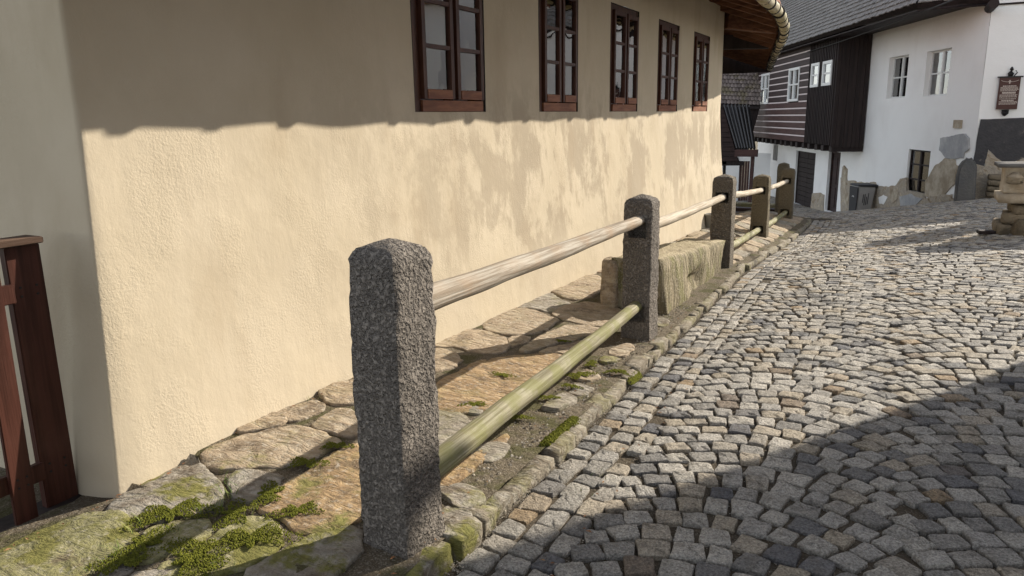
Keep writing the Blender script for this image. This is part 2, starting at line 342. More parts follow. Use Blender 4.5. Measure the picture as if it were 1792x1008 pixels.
def glass_mat(name, tint=(0.9, 0.93, 0.95), refl=1.0):
    m = bpy.data.materials.new(name); m.use_nodes = True; nt = m.node_tree; nt.nodes.clear()
    o = nt.nodes.new('ShaderNodeOutputMaterial'); tr = nt.nodes.new('ShaderNodeBsdfTransparent'); gl = nt.nodes.new('ShaderNodeBsdfGlossy')
    tr.inputs[0].default_value = (*tint, 1); gl.inputs['Roughness'].default_value = 0.015; gl.inputs[0].default_value = (1, 1, 1, 1)
    fr = nt.nodes.new('ShaderNodeFresnel'); fr.inputs[0].default_value = 1.52
    nz = nt.nodes.new('ShaderNodeTexNoise'); nz.inputs['Scale'].default_value = 3.0; nz.inputs['Detail'].default_value = 1
    g = nt.nodes.new('ShaderNodeNewGeometry'); nt.links.new(g.outputs['Position'], nz.inputs['Vector'])
    bp = nt.nodes.new('ShaderNodeBump'); bp.inputs['Strength'].default_value = 0.25; bp.inputs['Distance'].default_value = 0.012
    nt.links.new(nz.outputs[0], bp.inputs['Height']); nt.links.new(bp.outputs[0], gl.inputs['Normal'])
    mu = nt.nodes.new('ShaderNodeMath'); mu.operation = 'MULTIPLY_ADD'; mu.use_clamp = True; mu.inputs[1].default_value = 1.7*refl; mu.inputs[2].default_value = 0.04
    nt.links.new(fr.outputs[0], mu.inputs[0])
    mx = nt.nodes.new('ShaderNodeMixShader'); nt.links.new(mu.outputs[0], mx.inputs[0]); nt.links.new(tr.outputs[0], mx.inputs[1]); nt.links.new(gl.outputs[0], mx.inputs[2])
    nt.links.new(mx.outputs[0], o.inputs[0]); M[name] = m
glass_mat('glass')

# ------------------------------------------------------------------ ground heights
_ctrl = [(-1.5, -4, .06), (-1.5, 0, .02), (-1.5, 2.2, -.03), (-1.6, 4, -.09), (-1.75, 5.7, -.18), (-1.85, 7.5, -.24), (-1.95, 9.6, -.31), (-2.0, 11.7, -.45), (-2.05, 13.8, -.62), (-2.15, 17.5, -.75),
         (.3, -4, .08), (.3, 0, .03), (.2, 4, -.03), (.5, 7, -.08), (1.5, 4, 0), (1.6, 9, -.05), (1.3, 13.7, -.16), (1.2, 18, -.40), (1.38, 24, -.70), (.1, 27, -1.28), (-.95, 29.4, -1.79), (-2.27, 32.4, -2.27), (-3.67, 35.6, -2.50), (-5, 39, -2.62), (-8.2, 46, -2.75),
         (4.5, 24, -.35), (5, 14, .15), (5, 5, .25), (5, -4, .3), (-5.5, 22, -1.25), (-5.5, 30, -2.1), (-9, 38, -2.75), (-4, 17.5, -.8), (12, 24, -.1), (12, 5, .3), (-12, 40, -2.9), (-3, 26, -1.6)]
_cp = np.array(_ctrl)
def _tps(r2): return np.where(r2 < 1e-12, 0.0, r2*np.log(np.maximum(r2, 1e-12)))
_n = len(_cp); _K = _tps(((_cp[:, None, :2]-_cp[None, :, :2])**2).sum(-1)) + np.eye(_n)*0.6
_P = np.c_[np.ones(_n), _cp[:, :2]]
_sol = np.linalg.solve(np.block([[_K, _P], [_P.T, np.zeros((3, 3))]]), np.r_[_cp[:, 2], np.zeros(3)])
def road_z_arr(X, Y):
    X = np.clip(np.asarray(X, float), -12, 12); Y = np.clip(np.asarray(Y, float), -6, 46)
    r2 = (X[..., None]-_cp[:, 0])**2 + (Y[..., None]-_cp[:, 1])**2
    return (_tps(r2)*_sol[:_n]).sum(-1) + _sol[_n] + _sol[_n+1]*X + _sol[_n+2]*Y
_gx = np.arange(-12, 12.01, .2); _gy = np.arange(-6, 46.01, .2)
_G = road_z_arr(*np.meshgrid(_gx, _gy, indexing='ij'))
def rz(x, y):
    u = min(max((x+12)/.2, 0), len(_gx)-1.001); v = min(max((y+6)/.2, 0), len(_gy)-1.001)
    i, j = int(u), int(v); a, b = u-i, v-j
    return float((_G[i, j]*(1-a)+_G[i+1, j]*a)*(1-b) + (_G[i, j+1]*(1-a)+_G[i+1, j+1]*a)*b)
_KY = [-4, 2.2, 4, 5.4, 9.5, 12.3, 17, 19]; _KX = [-1.38, -1.50, -1.585, -1.68, -1.84, -1.92, -1.96, -2.05]
def kerb_x(y): return interp(y, _KY, _KX)
def wall_base_z(y): return interp(y, [1, 3.5, 4.65, 7.4, 9.2, 10.65, 14.4, 19], [.05, .05, 0, -.05, -.10, -.15, -.27, -.62])
def kerb_z(y): return interp(y, [1, 2.2, 5.7, 9.6, 13.8, 17.5, 19], [.07, .06, -.11, -.23, -.54, -.67, -.75])
def pav_z(x, y):
    t = min(max((x+3.15)/(kerb_x(y)+3.15), 0), 1); t = t*t*(3-2*t)
    z = lerp(wall_base_z(y), kerb_z(y), t)
    if y < 2.3 and x < -2.9: z -= 0.10*min(1, (-2.9-x)/0.5)
    return z
def ray_ground(x, y, fn, it=25):
    z = 0.0
    for _ in range(it):
        P = onZ(x, y, z); z = lerp(z, fn(P[0], P[1]), 0.6)
    return onZ(x, y, z)

# ------------------------------------------------------------------ terrain, road bed, pavement bed
def grid_sheet(name, xs, ys, zf, material):
    V = [(x, y, zf(x, y)) for y in ys for x in xs]; nx = len(xs)
    Fc = [(j*nx+i, j*nx+i+1, (j+1)*nx+i+1, (j+1)*nx+i) for j in range(len(ys)-1) for i in range(nx-1)]
    return MB().add(V, Fc).build(name, material, None, True)
xs = [-400, -150, -60, -30, -20] + list(np.arange(-14, 14.1, .5)) + [20, 30, 60, 150, 400]
ys = [-400, -150, -60, -30, -15] + list(np.arange(-8, 52.1, .5)) + [60, 80, 120, 200, 500]
tag(grid_sheet('ground', xs, ys, lambda x, y: rz(x, y)-0.32, M['earth']), kind='structure')
def road_bed_z(x, y): return rz(x, y)-0.021 + 0.006*ns((x, y, 0), 7)
rv = []; rf = []; ysr = np.arange(-2, 44.01, .16); NX = 60
for j, y in enumerate(ysr):
    xl = kerb_x(y)-.04 if y < 18.2 else lerp(kerb_x(18.2), -12, min(1, (y-18.2)/6)); xr = 6.5
    for i in range(NX+1):
        x = lerp(xl, xr, i/NX); rv.append((x, y, road_bed_z(x, y)))
for j in range(len(ysr)-1):
    for i in range(NX):
        a = j*(NX+1)+i; rf.append((a, a+1, a+NX+2, a+NX+1))
road = MB().add(rv, rf).build('road', M['settbed'], None, True); tag(road, kind='structure')
pv = []; pf = []; ysp = np.arange(-1.5, 19.01, .09); NP = 26
for y in ysp:
    for i in range(NP+1):
        x = lerp(-3.5 if y > 2.0 else -6.5, kerb_x(y)-.03, i/NP)
        pv.append((x, y, pav_z(x, y)-.005 + .008*ns((x, y, 1), 9)+.005*ns((x, y, 5), 30)))
for j in range(len(ysp)-1):
    for i in range(NP):
        a = j*(NP+1)+i; pf.append((a, a+1, a+NP+2, a+NP+1))
pavement = MB().add(pv, pf).build('pavement', M['soil'], None, True); tag(pavement, kind='structure')
# ------------------------------------------------------------------ stone block generators
def lattice(nx, ny, nz):
    idx = {}; V = []; Fc = []
    def vid(i, j, k):
        if (i, j, k) not in idx:
            idx[(i, j, k)] = len(V); V.append((i/nx*2-1, j/ny*2-1, k/nz*2-1))
        return idx[(i, j, k)]
    for i in range(nx):
        for j in range(ny):
            Fc.append([vid(i, j, 0), vid(i, j+1, 0), vid(i+1, j+1, 0), vid(i+1, j, 0)])
            Fc.append([vid(i, j, nz), vid(i+1, j, nz), vid(i+1, j+1, nz), vid(i, j+1, nz)])
    for i in range(nx):
        for k in range(nz):
            Fc.append([vid(i, 0, k), vid(i+1, 0, k), vid(i+1, 0, k+1), vid(i, 0, k+1)])
            Fc.append([vid(i, ny, k), vid(i, ny, k+1), vid(i+1, ny, k+1), vid(i+1, ny, k)])
    for j in range(ny):
        for k in range(nz):
            Fc.append([vid(0, j, k), vid(0, j, k+1), vid(0, j+1, k+1), vid(0, j+1, k)])
            Fc.append([vid(nx, j, k), vid(nx, j+1, k), vid(nx, j+1, k+1), vid(nx, j, k+1)])
    return V, Fc
def rblock(size, n=(3, 3, 2), r=0.02, amp=0.01, sc=6.0, seed=0.0):
    """rounded, uneven stone block centred on the origin"""
    V, Fc = lattice(*n); out = []
    hs = [s/2 for s in size]
    for v in V:
        p = Vector((v[0]*hs[0], v[1]*hs[1], v[2]*hs[2]))
        q = Vector([max(-hs[a]+r, min(hs[a]-r, p[a])) for a in range(3)])
        d = p-q
        if d.length > 1e-6: p = q + d.normalized()*r
        nv = Vector(v).normalized()
        k = amp*(ns(p, sc, seed) + 0.5*ns(p, sc*2.7, seed+9))
        out.append(p + nv*k)
    return out, Fc

# ------------------------------------------------------------------ setts
rng = random.Random(7)
SETT = []          # x, y, width, height, angle
P_ROW, W_ARC, RISE = 0.142, 1.27, 0.25
def shift(y): return 0.95*(kerb_x(min(y, 19))-kerb_x(4))
def seam(ci, y): return random.Random(ci*1000+int(round(y/P_ROW))).uniform(-.075, .075) if ci > 0 else 0.0
U0 = -1.165
for ci in range(6):
    c = U0 + W_ARC*(ci+.5); off = rng.random()*P_ROW
    rows = int(42/P_ROW)
    for j in range(rows):
        y0 = -1.0 + off + j*P_ROW*(1.0)
        if y0 > 20 and ci > 3: continue
        x = -W_ARC/2; cuts = [x]
        while x < W_ARC/2 - .07:
            slope = 2*RISE*x/(W_ARC/2)**2; ct = 1/math.sqrt(1+slope*slope)
            x += rng.uniform(.108, .162)*ct; cuts.append(x)
        e0, e1 = -W_ARC/2+seam(ci, y0-RISE), W_ARC/2+seam(ci+1, y0-RISE)
        k = (e1-e0)/(cuts[-1]-cuts[0]); cuts = [e0+(q-cuts[0])*k for q in cuts]
        for a, b in zip(cuts[:-1], cuts[1:]):
            xm = (a+b)/2; slope = -2*RISE*xm/(W_ARC/2)**2; th = math.atan(slope); ct = math.cos(th)
            ym = y0 - RISE*(xm/(W_ARC/2))**2
            X = c+xm+shift(ym); Y = ym
            w_ = (b-a)/ct; h_ = P_ROW*ct
            SETT.append((X+rng.uniform(-.005, .005), Y+rng.uniform(-.006, .006), w_-rng.uniform(.010, .022), h_-rng.uniform(.008, .020), th+rng.uniform(-.12, .12)))
# extra arcs on the left once the road opens out past the fence
for ci in range(1, 7):
    c = U0 - W_ARC*(ci-.5); 
    for j in range(int(22/P_ROW)):
        y0 = 18.6+ci*0.5 + j*P_ROW
        if y0 < 18.4+1.0*ci: continue
        nseg = 9
        for q in range(nseg):
            xm = -W_ARC/2 + (q+.5)*W_ARC/nseg; slope = -2*RISE*xm/(W_ARC/2)**2; th = math.atan(slope); ct = math.cos(th)
            SETT.append((c+xm+shift(19), y0-RISE*(xm/(W_ARC/2))**2, W_ARC/nseg/ct-.014, P_ROW*ct-.012, th+rng.uniform(-.06, .06)))
# gutter rows running along the kerb
for row, (u, wd) in enumerate(((.115, .125), (.25, .125), (.375, .105))):
    y = -1.0
    while y < 18.6:
        L = rng.uniform(.11, .165) if row < 2 else rng.uniform(.12, .19)
        ym = y+L/2
        if not (row == 2 and rng.random() < 0.05):
            SETT.append((kerb_x(ym)+u+rng.uniform(-.012, .012), ym, wd-rng.uniform(.004, .02), L-rng.uniform(.008, .02), rng.uniform(-.1, .1)-.035))
        y += L
def frame_px(x, y, z):
    q = np.array([x, y, z])-CAM; dp = q@_fw
    return (896+FPX*(q@_rt)/max(dp, .01), 504-FPX*(q@_up)/max(dp, .01), dp)
def road_ok(x, y):
    if x < kerb_x(min(y, 19))+.03 and y < 18.6: return False
    if x > 1.15+0.19*max(y, 0): return False
    # keep clear of the white house facade and of the stone wall
    if (x-1.38)*0.916 + (y-24.06)*0.401 > -0.02 and y > 24.0: return False
    if y > 23.95 and x > 1.38: return False
    return True
SETT = [s for s in SETT if road_ok(s[0], s[1])]
def sett_unit(r, n=12, near=True):
    """unit sett: plan 1 x 1, height 1, top at z = 0"""
    e = 7.5; V = []; Fc = []
    wob = [1+r.uniform(-.06, .05) for _ in range(n)]
    sk = r.uniform(-.14, .14); sk2 = r.uniform(-.14, .14)
    def ring(scale, z, zj):
        o = len(V)
        m = n//4; cor = {2: (-.41, .41), 3: (-.42, 0, .42), 4: (-.43, -.15, .15, .43)}[m]
        for k in range(n):
            sd, q = divmod(k, m); c_ = cor[q]
            x, y = ((c_, -.5), (.5, c_), (-c_, .5), (-.5, -c_))[sd]
            x *= wob[k]*scale; y *= wob[k]*scale
            V.append((x*(1+sk*y*2), y*(1+sk2*x*2), z+r.uniform(-zj, zj)))
        return o
    if near:
        prof = [(.95, -1, 0), (1.0, -.22, .06), (.975, -.06, .06), (.92, .0, .06), (.5, .03, .10)]
    else:
        prof = [(.95, -1, 0), (1.0, -.18, .03), (.91, 0, .05)]
    os_ = [ring(*p_) for p_ in prof]
    for a, b in zip(os_[:-1], os_[1:]):
        for k in range(n): Fc.append((a+k, a+(k+1) % n, b+(k+1) % n, b+k))
    if near:
        V.append((0, 0, .03+r.uniform(-.05, .05)))
        for k in range(n): Fc.append((os_[-1]+k, os_[-1]+(k+1) % n, len(V)-1))
    else:
        Fc.append(tuple(os_[-1]+k for k in range(n)))
    return V, Fc
info = []
for i, s in enumerate(SETT):
    px, py, dp = frame_px(s[0], s[1], rz(s[0], s[1]))
    inside = -20 < px < 1812 and -20 < py < 1040 and dp > 0.3
    info.append((0 if inside else 1, dp, i))
info.sort()
near_ids = [i for fl, dp, i in info if fl == 0][:300]
near_set = set(near_ids)
variants = []
for k in range(28):
    V, Fc = sett_unit(random.Random(100+k), 16, True); me = MB().add(V, Fc).mesh('sett'); me.materials.append(M['sett'])
    me.polygons.foreach_set('use_smooth', [k_ >= 32 for k_ in range(len(me.polygons))]); variants.append(me)
def slope_at(x, y):
    return (rz(x+.1, y)-rz(x-.1, y))/.2, (rz(x, y+.1)-rz(x, y-.1))/.2
HS = 0.06
def sett_matrix(s, r):
    x, y, w, h, th = s; gx, gy = slope_at(x, y)
    z = rz(x, y) + r.uniform(-.008, .006)
    nrm = Vector((-gx+r.uniform(-.055, .055), -gy+r.uniform(-.055, .055), 1)).normalized()
    tx = Vector((math.cos(th), math.sin(th), 0)); ty = nrm.cross(tx).normalized(); tx = ty.cross(nrm)
    return Matrix(((tx.x*w, ty.x*h, nrm.x*HS, x), (tx.y*w, ty.y*h, nrm.y*HS, y), (tx.z*w, ty.z*h, nrm.z*HS, z), (0, 0, 0, 1)))
rs = random.Random(3); stuffV = []; stuffF = []; stuffS = []
for i, s in enumerate(SETT):
    mt = sett_matrix(s, rs)
    if i in near_set:
        o = bpy.data.objects.new('sett', variants[rs.randrange(28)]); col.objects.link(o); o.parent = road
        o.matrix_basis = mt
    else:
        nearish = s[1] < 9
        V, Fc = sett_unit(rs, 12 if nearish else 8, nearish); b0 = len(stuffV)
        stuffV.extend([tuple(mt @ Vector(v)) for v in V]); stuffF.extend([tuple(q+b0 for q in fc) for fc in Fc]); stuffS.extend([k_ >= 24 and nearish for k_ in range(len(Fc))])
o = MB().add(stuffV, stuffF).build('setts', M['sett'], road, False); o['kind'] = 'stuff'
o.data.polygons.foreach_set('use_smooth', stuffS)

# ------------------------------------------------------------------ kerb stones
kerb = empty('kerb', (-1.6, 3.0, -.05)); tag(kerb, kind='structure')
y = -0.6; rk = random.Random(21); kmesh = []
for k in range(10):
    V, Fc = rblock((1, 1, 1), (6, 3, 3), .08, .085, 2.9, k*3.1); me = MB().add(V, Fc).mesh('kerb_stone'); me.materials.append(M['kerb_stone'])
    me.polygons.foreach_set('use_smooth', [True]*len(me.polygons)); kmesh.append(me)
MOSSY_KERB = []
while y < 18.3:
    L = rk.choice([rk.uniform(.12, .25), rk.uniform(.25, .55)]); ym = y+L/2
    if not any(abs(ym-py) < .0 for py in ()):
        o = bpy.data.objects.new('kerb_stone', kmesh[rk.randrange(10)]); col.objects.link(o); o.parent = kerb
        x = kerb_x(ym)-.035+rk.uniform(-.022, .018); z = kerb_z(ym)+rk.uniform(-.045, .008)
        dx = kerb_x(ym+.1)-kerb_x(ym-.1)
        o.matrix_parent_inverse = Matrix.Translation(-kerb.location)
        o.matrix_basis = Matrix.Translation((x, ym, z-.09)) @ Matrix.Rotation(math.pi/2-math.atan2(dx, .2)+rk.uniform(-.10, .10), 4, 'Z') @ Matrix.Rotation(rk.uniform(-.14, .14), 4, 'X') @ Matrix.Diagonal((L-.012, rk.uniform(.10, .155), .19, 1))
    y += L

# ------------------------------------------------------------------ flagstones (outlines read off the photograph, laid on the pavement)
def za(pts): return [(x/2.6667, 630+y/2.6667) for x, y in pts]
def zb(pts): return [(740+x/3.7325, 430+y/3.7325) for x, y in pts]
def zc(pts): return [(560+x/2.6667, 560+y/2.6667) for x, y in pts]
FL = [
 ('flag_moss', za([(-60, 930), (80, 850), (250, 780), (430, 715), (530, 715), (600, 760), (660, 820), (640, 860), (560, 890), (480, 950), (430, 990), (330, 1060), (0, 1130)])),
 ('flag_grey', za([(510, 705), (560, 640), (700, 560), (870, 480), (930, 490), (1000, 560), (1045, 640), (1000, 690), (870, 720), (740, 750), (640, 745), (560, 720)])),
 ('flag_sand', za([(935, 480), (975, 420), (1080, 370), (1300, 320), (1420, 320), (1560, 370), (1570, 395), (1480, 450), (1360, 490), (1200, 500), (1060, 520), (970, 510)])),
 ('flag_grey', za([(1080, 550), (1160, 530), (1300, 545), (1310, 560), (1250, 620), (1160, 665), (1100, 640), (1080, 600)])),
 ('flag_orange', za([(1210, 690), (1260, 640), (1380, 560), (1500, 480), (1620, 400), (1740, 390), (1760, 560), (1690, 740), (1600, 770), (1500, 810), (1370, 800), (1330, 740), (1260, 720)])),
 ('flag_sand', za([(1115, 320), (1180, 280), (1290, 255), (1325, 270), (1325, 300), (1240, 318), (1130, 345)])),
 ('flag_sand', za([(1290, 240), (1420, 200), (1500, 195), (1520, 220), (1460, 260), (1370, 285), (1300, 275)])),
 ('flag_sand', za([(1440, 310), (1560, 235), (1640, 240), (1720, 280), (1680, 370), (1560, 345)])),
 ('flag_sand', za([(1500, 160), (1540, 130), (1620, 105), (1740, 80), (1760, 160), (1640, 215), (1530, 205)])),
 ('flag_moss', za([(740, 960), (860, 920), (960, 870), (1060, 780), (1200, 740), (1290, 780), (1310, 830), (1260, 910), (1130, 970), (1000, 1008), (800, 1040)])),
 ('flag_moss', za([(620, 900), (700, 800), (850, 760), (960, 762), (1000, 790), (900, 865), (740, 925), (640, 950)])),
 ('flag_grey', za([(470, 990), (560, 935), (610, 945), (590, 1000), (500, 1040)])),
 ('flag_grey', za([(620, 1010), (760, 985), (860, 1005), (820, 1080), (640, 1080)])),
 ('flag_grey', za([(1130, 1000), (1280, 920), (1400, 850), (1560, 800), (1670, 780), (1680, 870), (1660, 920), (1560, 1000), (1400, 1080), (1200, 1080)])),
 ('flag_grey', za([(860, 1050), (1100, 1030), (1180, 1100), (1000, 1200), (800, 1180)])),
 ('flag_grey', za([(300, 1100), (480, 1060), (620, 1110), (560, 1240), (300, 1250)])),
 ('flag_sand', zb([(60, 650), (150, 580), (270, 550), (420, 560), (530, 600), (555, 650), (540, 690), (470, 705), (320, 690), (200, 660), (100, 660)])),
 ('flag_sand', zb([(390, 530), (440, 460), (560, 410), (700, 415), (830, 470), (885, 480), (870, 500), (780, 560), (640, 588), (560, 588), (450, 560)])),
 ('flag_grey', zb([(570, 400), (640, 345), (750, 290), (830, 310), (900, 360), (960, 375), (930, 405), (840, 438), (740, 418), (640, 402)])),
 ('flag_sand', zb([(790, 285), (880, 225), (1000, 195), (1130, 185), (1180, 240), (1175, 290), (1110, 330), (1010, 360), (930, 345), (850, 310)])),
 ('flag_sand', zb([(1030, 165), (1130, 110), (1220, 85), (1230, 140), (1180, 175), (1060, 180)])),
 ('flag_sand', zb([(850, 445), (900, 412), (1000, 378), (1100, 370), (1250, 400), (1330, 430), (1320, 500), (1200, 535), (1060, 513), (950, 490), (880, 462)])),
 ('flag_sand', zb([(610, 690), (780, 595), (900, 535), (980, 520), (1100, 525), (1210, 555), (1180, 578), (1000, 615), (860, 645), (740, 682), (680, 698)])),
 ('flag_sand', zb([(568, 602), (640, 596), (700, 600), (690, 622), (600, 660), (568, 650)])),
 ('flag_sand', zb([(-90, 700), (30, 672), (130, 670), (230, 720), (240, 750), (200, 800), (50, 825), (-60, 830)])),
 ('flag_orange', zb([(70, 940), (150, 860), (290, 800), (340, 758), (460, 735), (700, 715), (850, 700), (960, 722), (800, 830), (700, 880), (560, 1000), (500, 1060), (200, 1110), (60, 1060)])),
 ('flag_sand', zb([(740, 698), (860, 662), (1050, 622), (1190, 590), (1060, 690), (960, 713), (880, 702)])),
 ('flag_sand', zb([(1180, 205), (1235, 185), (1300, 190), (1300, 250), (1195, 245)])),
 ('flag_grey', zc([(500, 440), (600, 415), (690, 460), (700, 490), (650, 520), (580, 580), (500, 600)])),
 ('flag_grey', zc([(600, 392), (680, 387), (770, 430), (700, 440)])),
 ('flag_orange', zc([(530, 740), (620, 690), (760, 600), (860, 535), (880, 550), (850, 590), (720, 690), (640, 760), (580, 800), (530, 800)])),
 ('flag_grey', zc([(552, 800), (640, 770), (740, 790), (770, 840), (690, 880), (620, 850)])),
 ('flag_grey', zc([(545, 930), (600, 860), (690, 900), (690, 960), (610, 1010), (545, 1000)])),
]
rfz = random.Random(5)
def stone_rings(pts, zfn, lift, seed, thick=.16, rings=(1.0, .99, .97, .90, .68, .45, .2), rise=.013):
    """stone from a plan outline: resampled and roughened rim, domed uneven top"""
    P = [Vector((p[0], p[1], 0)) for p in pts]
    area = sum(P[i].x*P[(i+1) % len(P)].y-P[(i+1) % len(P)].x*P[i].y for i in range(len(P)))
    if area < 0: P.reverse()
    c0_ = sum(P, Vector())/len(P); P = [p+(p-c0_).normalized()*.018 for p in P]
    # chaikin once, then resample
    Q = []
    for i in range(len(P)):
        a, b = P[i], P[(i+1) % len(P)]; Q += [a.lerp(b, .22), a.lerp(b, .78)]
    per = [0.0]
    for i in range(len(Q)): per.append(per[-1]+(Q[(i+1) % len(Q)]-Q[i]).length)
    n = max(18, min(64, int(per[-1]/.035))); R = []
    for k in range(n):
        d = per[-1]*k/n
        i = max(j for j in range(len(Q)) if per[j] <= d+1e-9)
        R.append(Q[i].lerp(Q[(i+1) % len(Q)], (d-per[i])/max(1e-9, per[i+1]-per[i])))
    c = sum(R, Vector())/n
    V = []; Fc = []; zs = {0: -.10, 1: .55, 2: .88, 3: .93, 4: 1, 5: 1.05, 6: 1.05}
    R = [p + (p-c).normalized()*(.022*ns((p.x, p.y, 0), 13, seed)+.011*ns((p.x, p.y, 3), 42, seed)) for p in R]
    def z_at(p): return zfn(p.x, p.y)
    for p in R: V.append((c.x+(p.x-c.x)*.97, c.y+(p.y-c.y)*.97, z_at(p)-thick))
    for ri, sc in enumerate(rings):
        for p in R:
            q = c+(p-c)*sc
            hz = lift*zs[ri] + (rise*ns((q.x, q.y, 0), 5, seed) + .6*rise*ns((q.x, q.y, 2), 15, seed) + .25*rise*ns((q.x, q.y, 2), 40, seed))*(0.3 if ri < 1 else 1)
            V.append((q.x, q.y, z_at(q)+hz))
    V.append((c.x, c.y, z_at(c)+lift*1.05))
    L = len(rings)+1
    for a in range(L-1):
        for k in range(n): Fc.append((a*n+k, a*n+(k+1) % n, (a+1)*n+(k+1) % n, (a+1)*n+k))
    for k in range(n): Fc.append(((L-1)*n+k, (L-1)*n+(k+1) % n, len(V)-1))
    return V, Fc
for i, (mt, px) in enumerate(FL):
    pts = [ray_ground(x, y, pav_z) for x, y in px]
    V, Fc = stone_rings(pts, pav_z, rfz.uniform(.006, .014), i*2.3)
    MB().add(V, Fc).build('flagstone', M[mt], pavement, True)
re_ = random.Random(61); yy = 2.95
while yy < 6.4:
    L = re_.uniform(.16, .38); xb = kerb_x(yy+L/2)-.12; wd = re_.uniform(.08, .17); x0 = xb-wd-re_.uniform(0, .07)
    if re_.random() < .72 and not (5.5 < yy+L/2 < 6.05):
        j = lambda: re_.uniform(-.025, .025)
        pts = [(x0+j(), yy+j()), (x0+wd*.6, yy-.01+j()), (x0+wd+j(), yy+.03), (x0+wd+j(), yy+L*.7), (x0+wd*.5+j(), yy+L-.02), (x0+j(), yy+L*.8)]
        V, Fc = stone_rings(pts, pav_z, re_.uniform(.002, .014), 200+yy*7, .12)
        MB().add(V, Fc).build('edging_stone', M[re_.choice(['flag_grey', 'kerb_stone', 'flag_moss', 'flag_sand'])], pavement, True)
    yy += L+re_.uniform(.0, .08)
# flags beyond the bench: uneven courses that the posts partly hide
yy = 9.7; k = 0
rfl = random.Random(44)
while yy < 18.2:
    L = rfl.uniform(.5, .8); x0 = -3.12 if yy < 14.5 else -3.3; x1 = kerb_x(yy)-.16
    cuts = sorted([x0, x0+(x1-x0)*rfl.uniform(.35, .62), x1])
    for a, b in zip(cuts[:-1], cuts[1:]):
        j = lambda: rfl.uniform(-.05, .05)
        pts = [(a+.03+j()*.4, yy+.03+j()), ((a+b)/2, yy+.03+j()), (b-.03, yy+.04+j()), (b-.02+j()*.4, yy+L*.5), (b-.04, yy+L-.03+j()), ((a+b)/2, yy+L-.02+j()), (a+.04, yy+L-.04+j())]
        V, Fc = stone_rings(pts, pav_z, rfl.uniform(.015, .03), 50+k*1.7); k += 1
        MB().add(V, Fc).build('flagstone', M['flag_sand' if k % 3 else 'flag_grey'], pavement, True)
    yy += L
for yy in (7.9, 8.5, 9.1):     # strip of flags between the bench and the house wall
    pts = [(-3.1, yy+.03), (-2.8, yy), (-2.56, yy+.04), (-2.55, yy+.5), (-2.8, yy+.56), (-3.08, yy+.52)]
    V, Fc = stone_rings(pts, pav_z, .022, 90+yy); MB().add(V, Fc).build('flagstone', M['flag_sand'], pavement, True)

# ------------------------------------------------------------------ cottage
cottage = empty('cottage', (-3.3, 8.0, 0.0))
tag(cottage, 'long cream plastered cottage with brown casement windows and wooden eaves', 'house')
WINS = [(4.66, 5.70), (6.75, 7.70), (8.67, 9.68), (10.53, 11.54), (12.40, 13.42)]; WZ0, WZ1 = 1.75, 2.99
WX = -3.30
def batter(z): 
    q = max(0.0, 1.75-z); return 0.055*q + 0.022*q*q
cy0, cy1 = 2.08, 14.45
path = []     # plan position, outward normal
for x in [*np.linspace(-9.0, -3.45, 38), -3.38, -3.335]: path.append(((x, cy0), (0, -1)))
for k in range(1, 6):
    a = -math.pi/2 + k*math.pi/2/6; path.append(((WX-.025+.025*math.cos(a), cy0+.025+.025*math.sin(a)), (math.cos(a), math.sin(a))))
ylist = sorted(set([round(v, 3) for v in [cy0+.035, cy0+.08]+list(np.arange(cy0+.15, cy1-.1, .10))] + [e for w in WINS for e in w]))
ylist = [v for i, v in enumerate(ylist) if i == 0 or v in [e for w in WINS for e in w] or (v-ylist[i-1] > .03)]
for v in ylist: path.append(((WX, v), (1, 0)))
d2 = Vector((-2.7, 9.6)).normalized(); n2 = (d2.y, -d2.x)
for k in range(1, 5):
    a = k/5; nn = Vector((1, 0)).lerp(Vector((n2[0], n2[1])), a).normalized(); path.append(((WX-.03*a*a, cy1-.06+.09*a), (nn.x, nn.y)))
for q in np.linspace(.1, 10.2, 30): path.append(((WX+d2.x*q, cy1+d2.y*q), n2))
zl = sorted(set([round(v, 3) for v in np.arange(-1.2, 3.61, .10)] + [WZ0, WZ1]))
V = []; Fc = []; nz = len(zl)
for (p, nn) in path:
    for z in zl:
        b = batter(z); u = .012*ns((p[0], p[1], z), .9) + .005*ns((p[0], p[1], z), 3.5)
        inwin = nn == (1, 0) and any(abs(p[1]-e) < .3 for w in WINS for e in w) and z > 1.5
        b += u*(0.35 if inwin else 1)
        corner = nn[1] < -.01 and nn[0] > .01 and p[1] < 3      # keep the near corner crisp where the wall flares out
        ox, oy = (1, -1) if corner else nn
        V.append((p[0]+ox*b, p[1]+oy*b, z))
for i in range(len(path)-1):
    ya, yb = path[i][0][1], path[i+1][0][1]; straight = path[i][1] == (1, 0) and path[i+1][1] == (1, 0)
    for k in range(nz-1):
        zm = (zl[k]+zl[k+1])/2; ym = (ya+yb)/2
        if straight and any(w[0] < ym < w[1] for w in WINS) and WZ0 < zm < WZ1: continue
        Fc.append((i*nz+k, (i+1)*nz+k, (i+1)*nz+k+1, i*nz+k+1))
part(MB().add(V, Fc).build('wall', M['cream'], None, True), cottage)
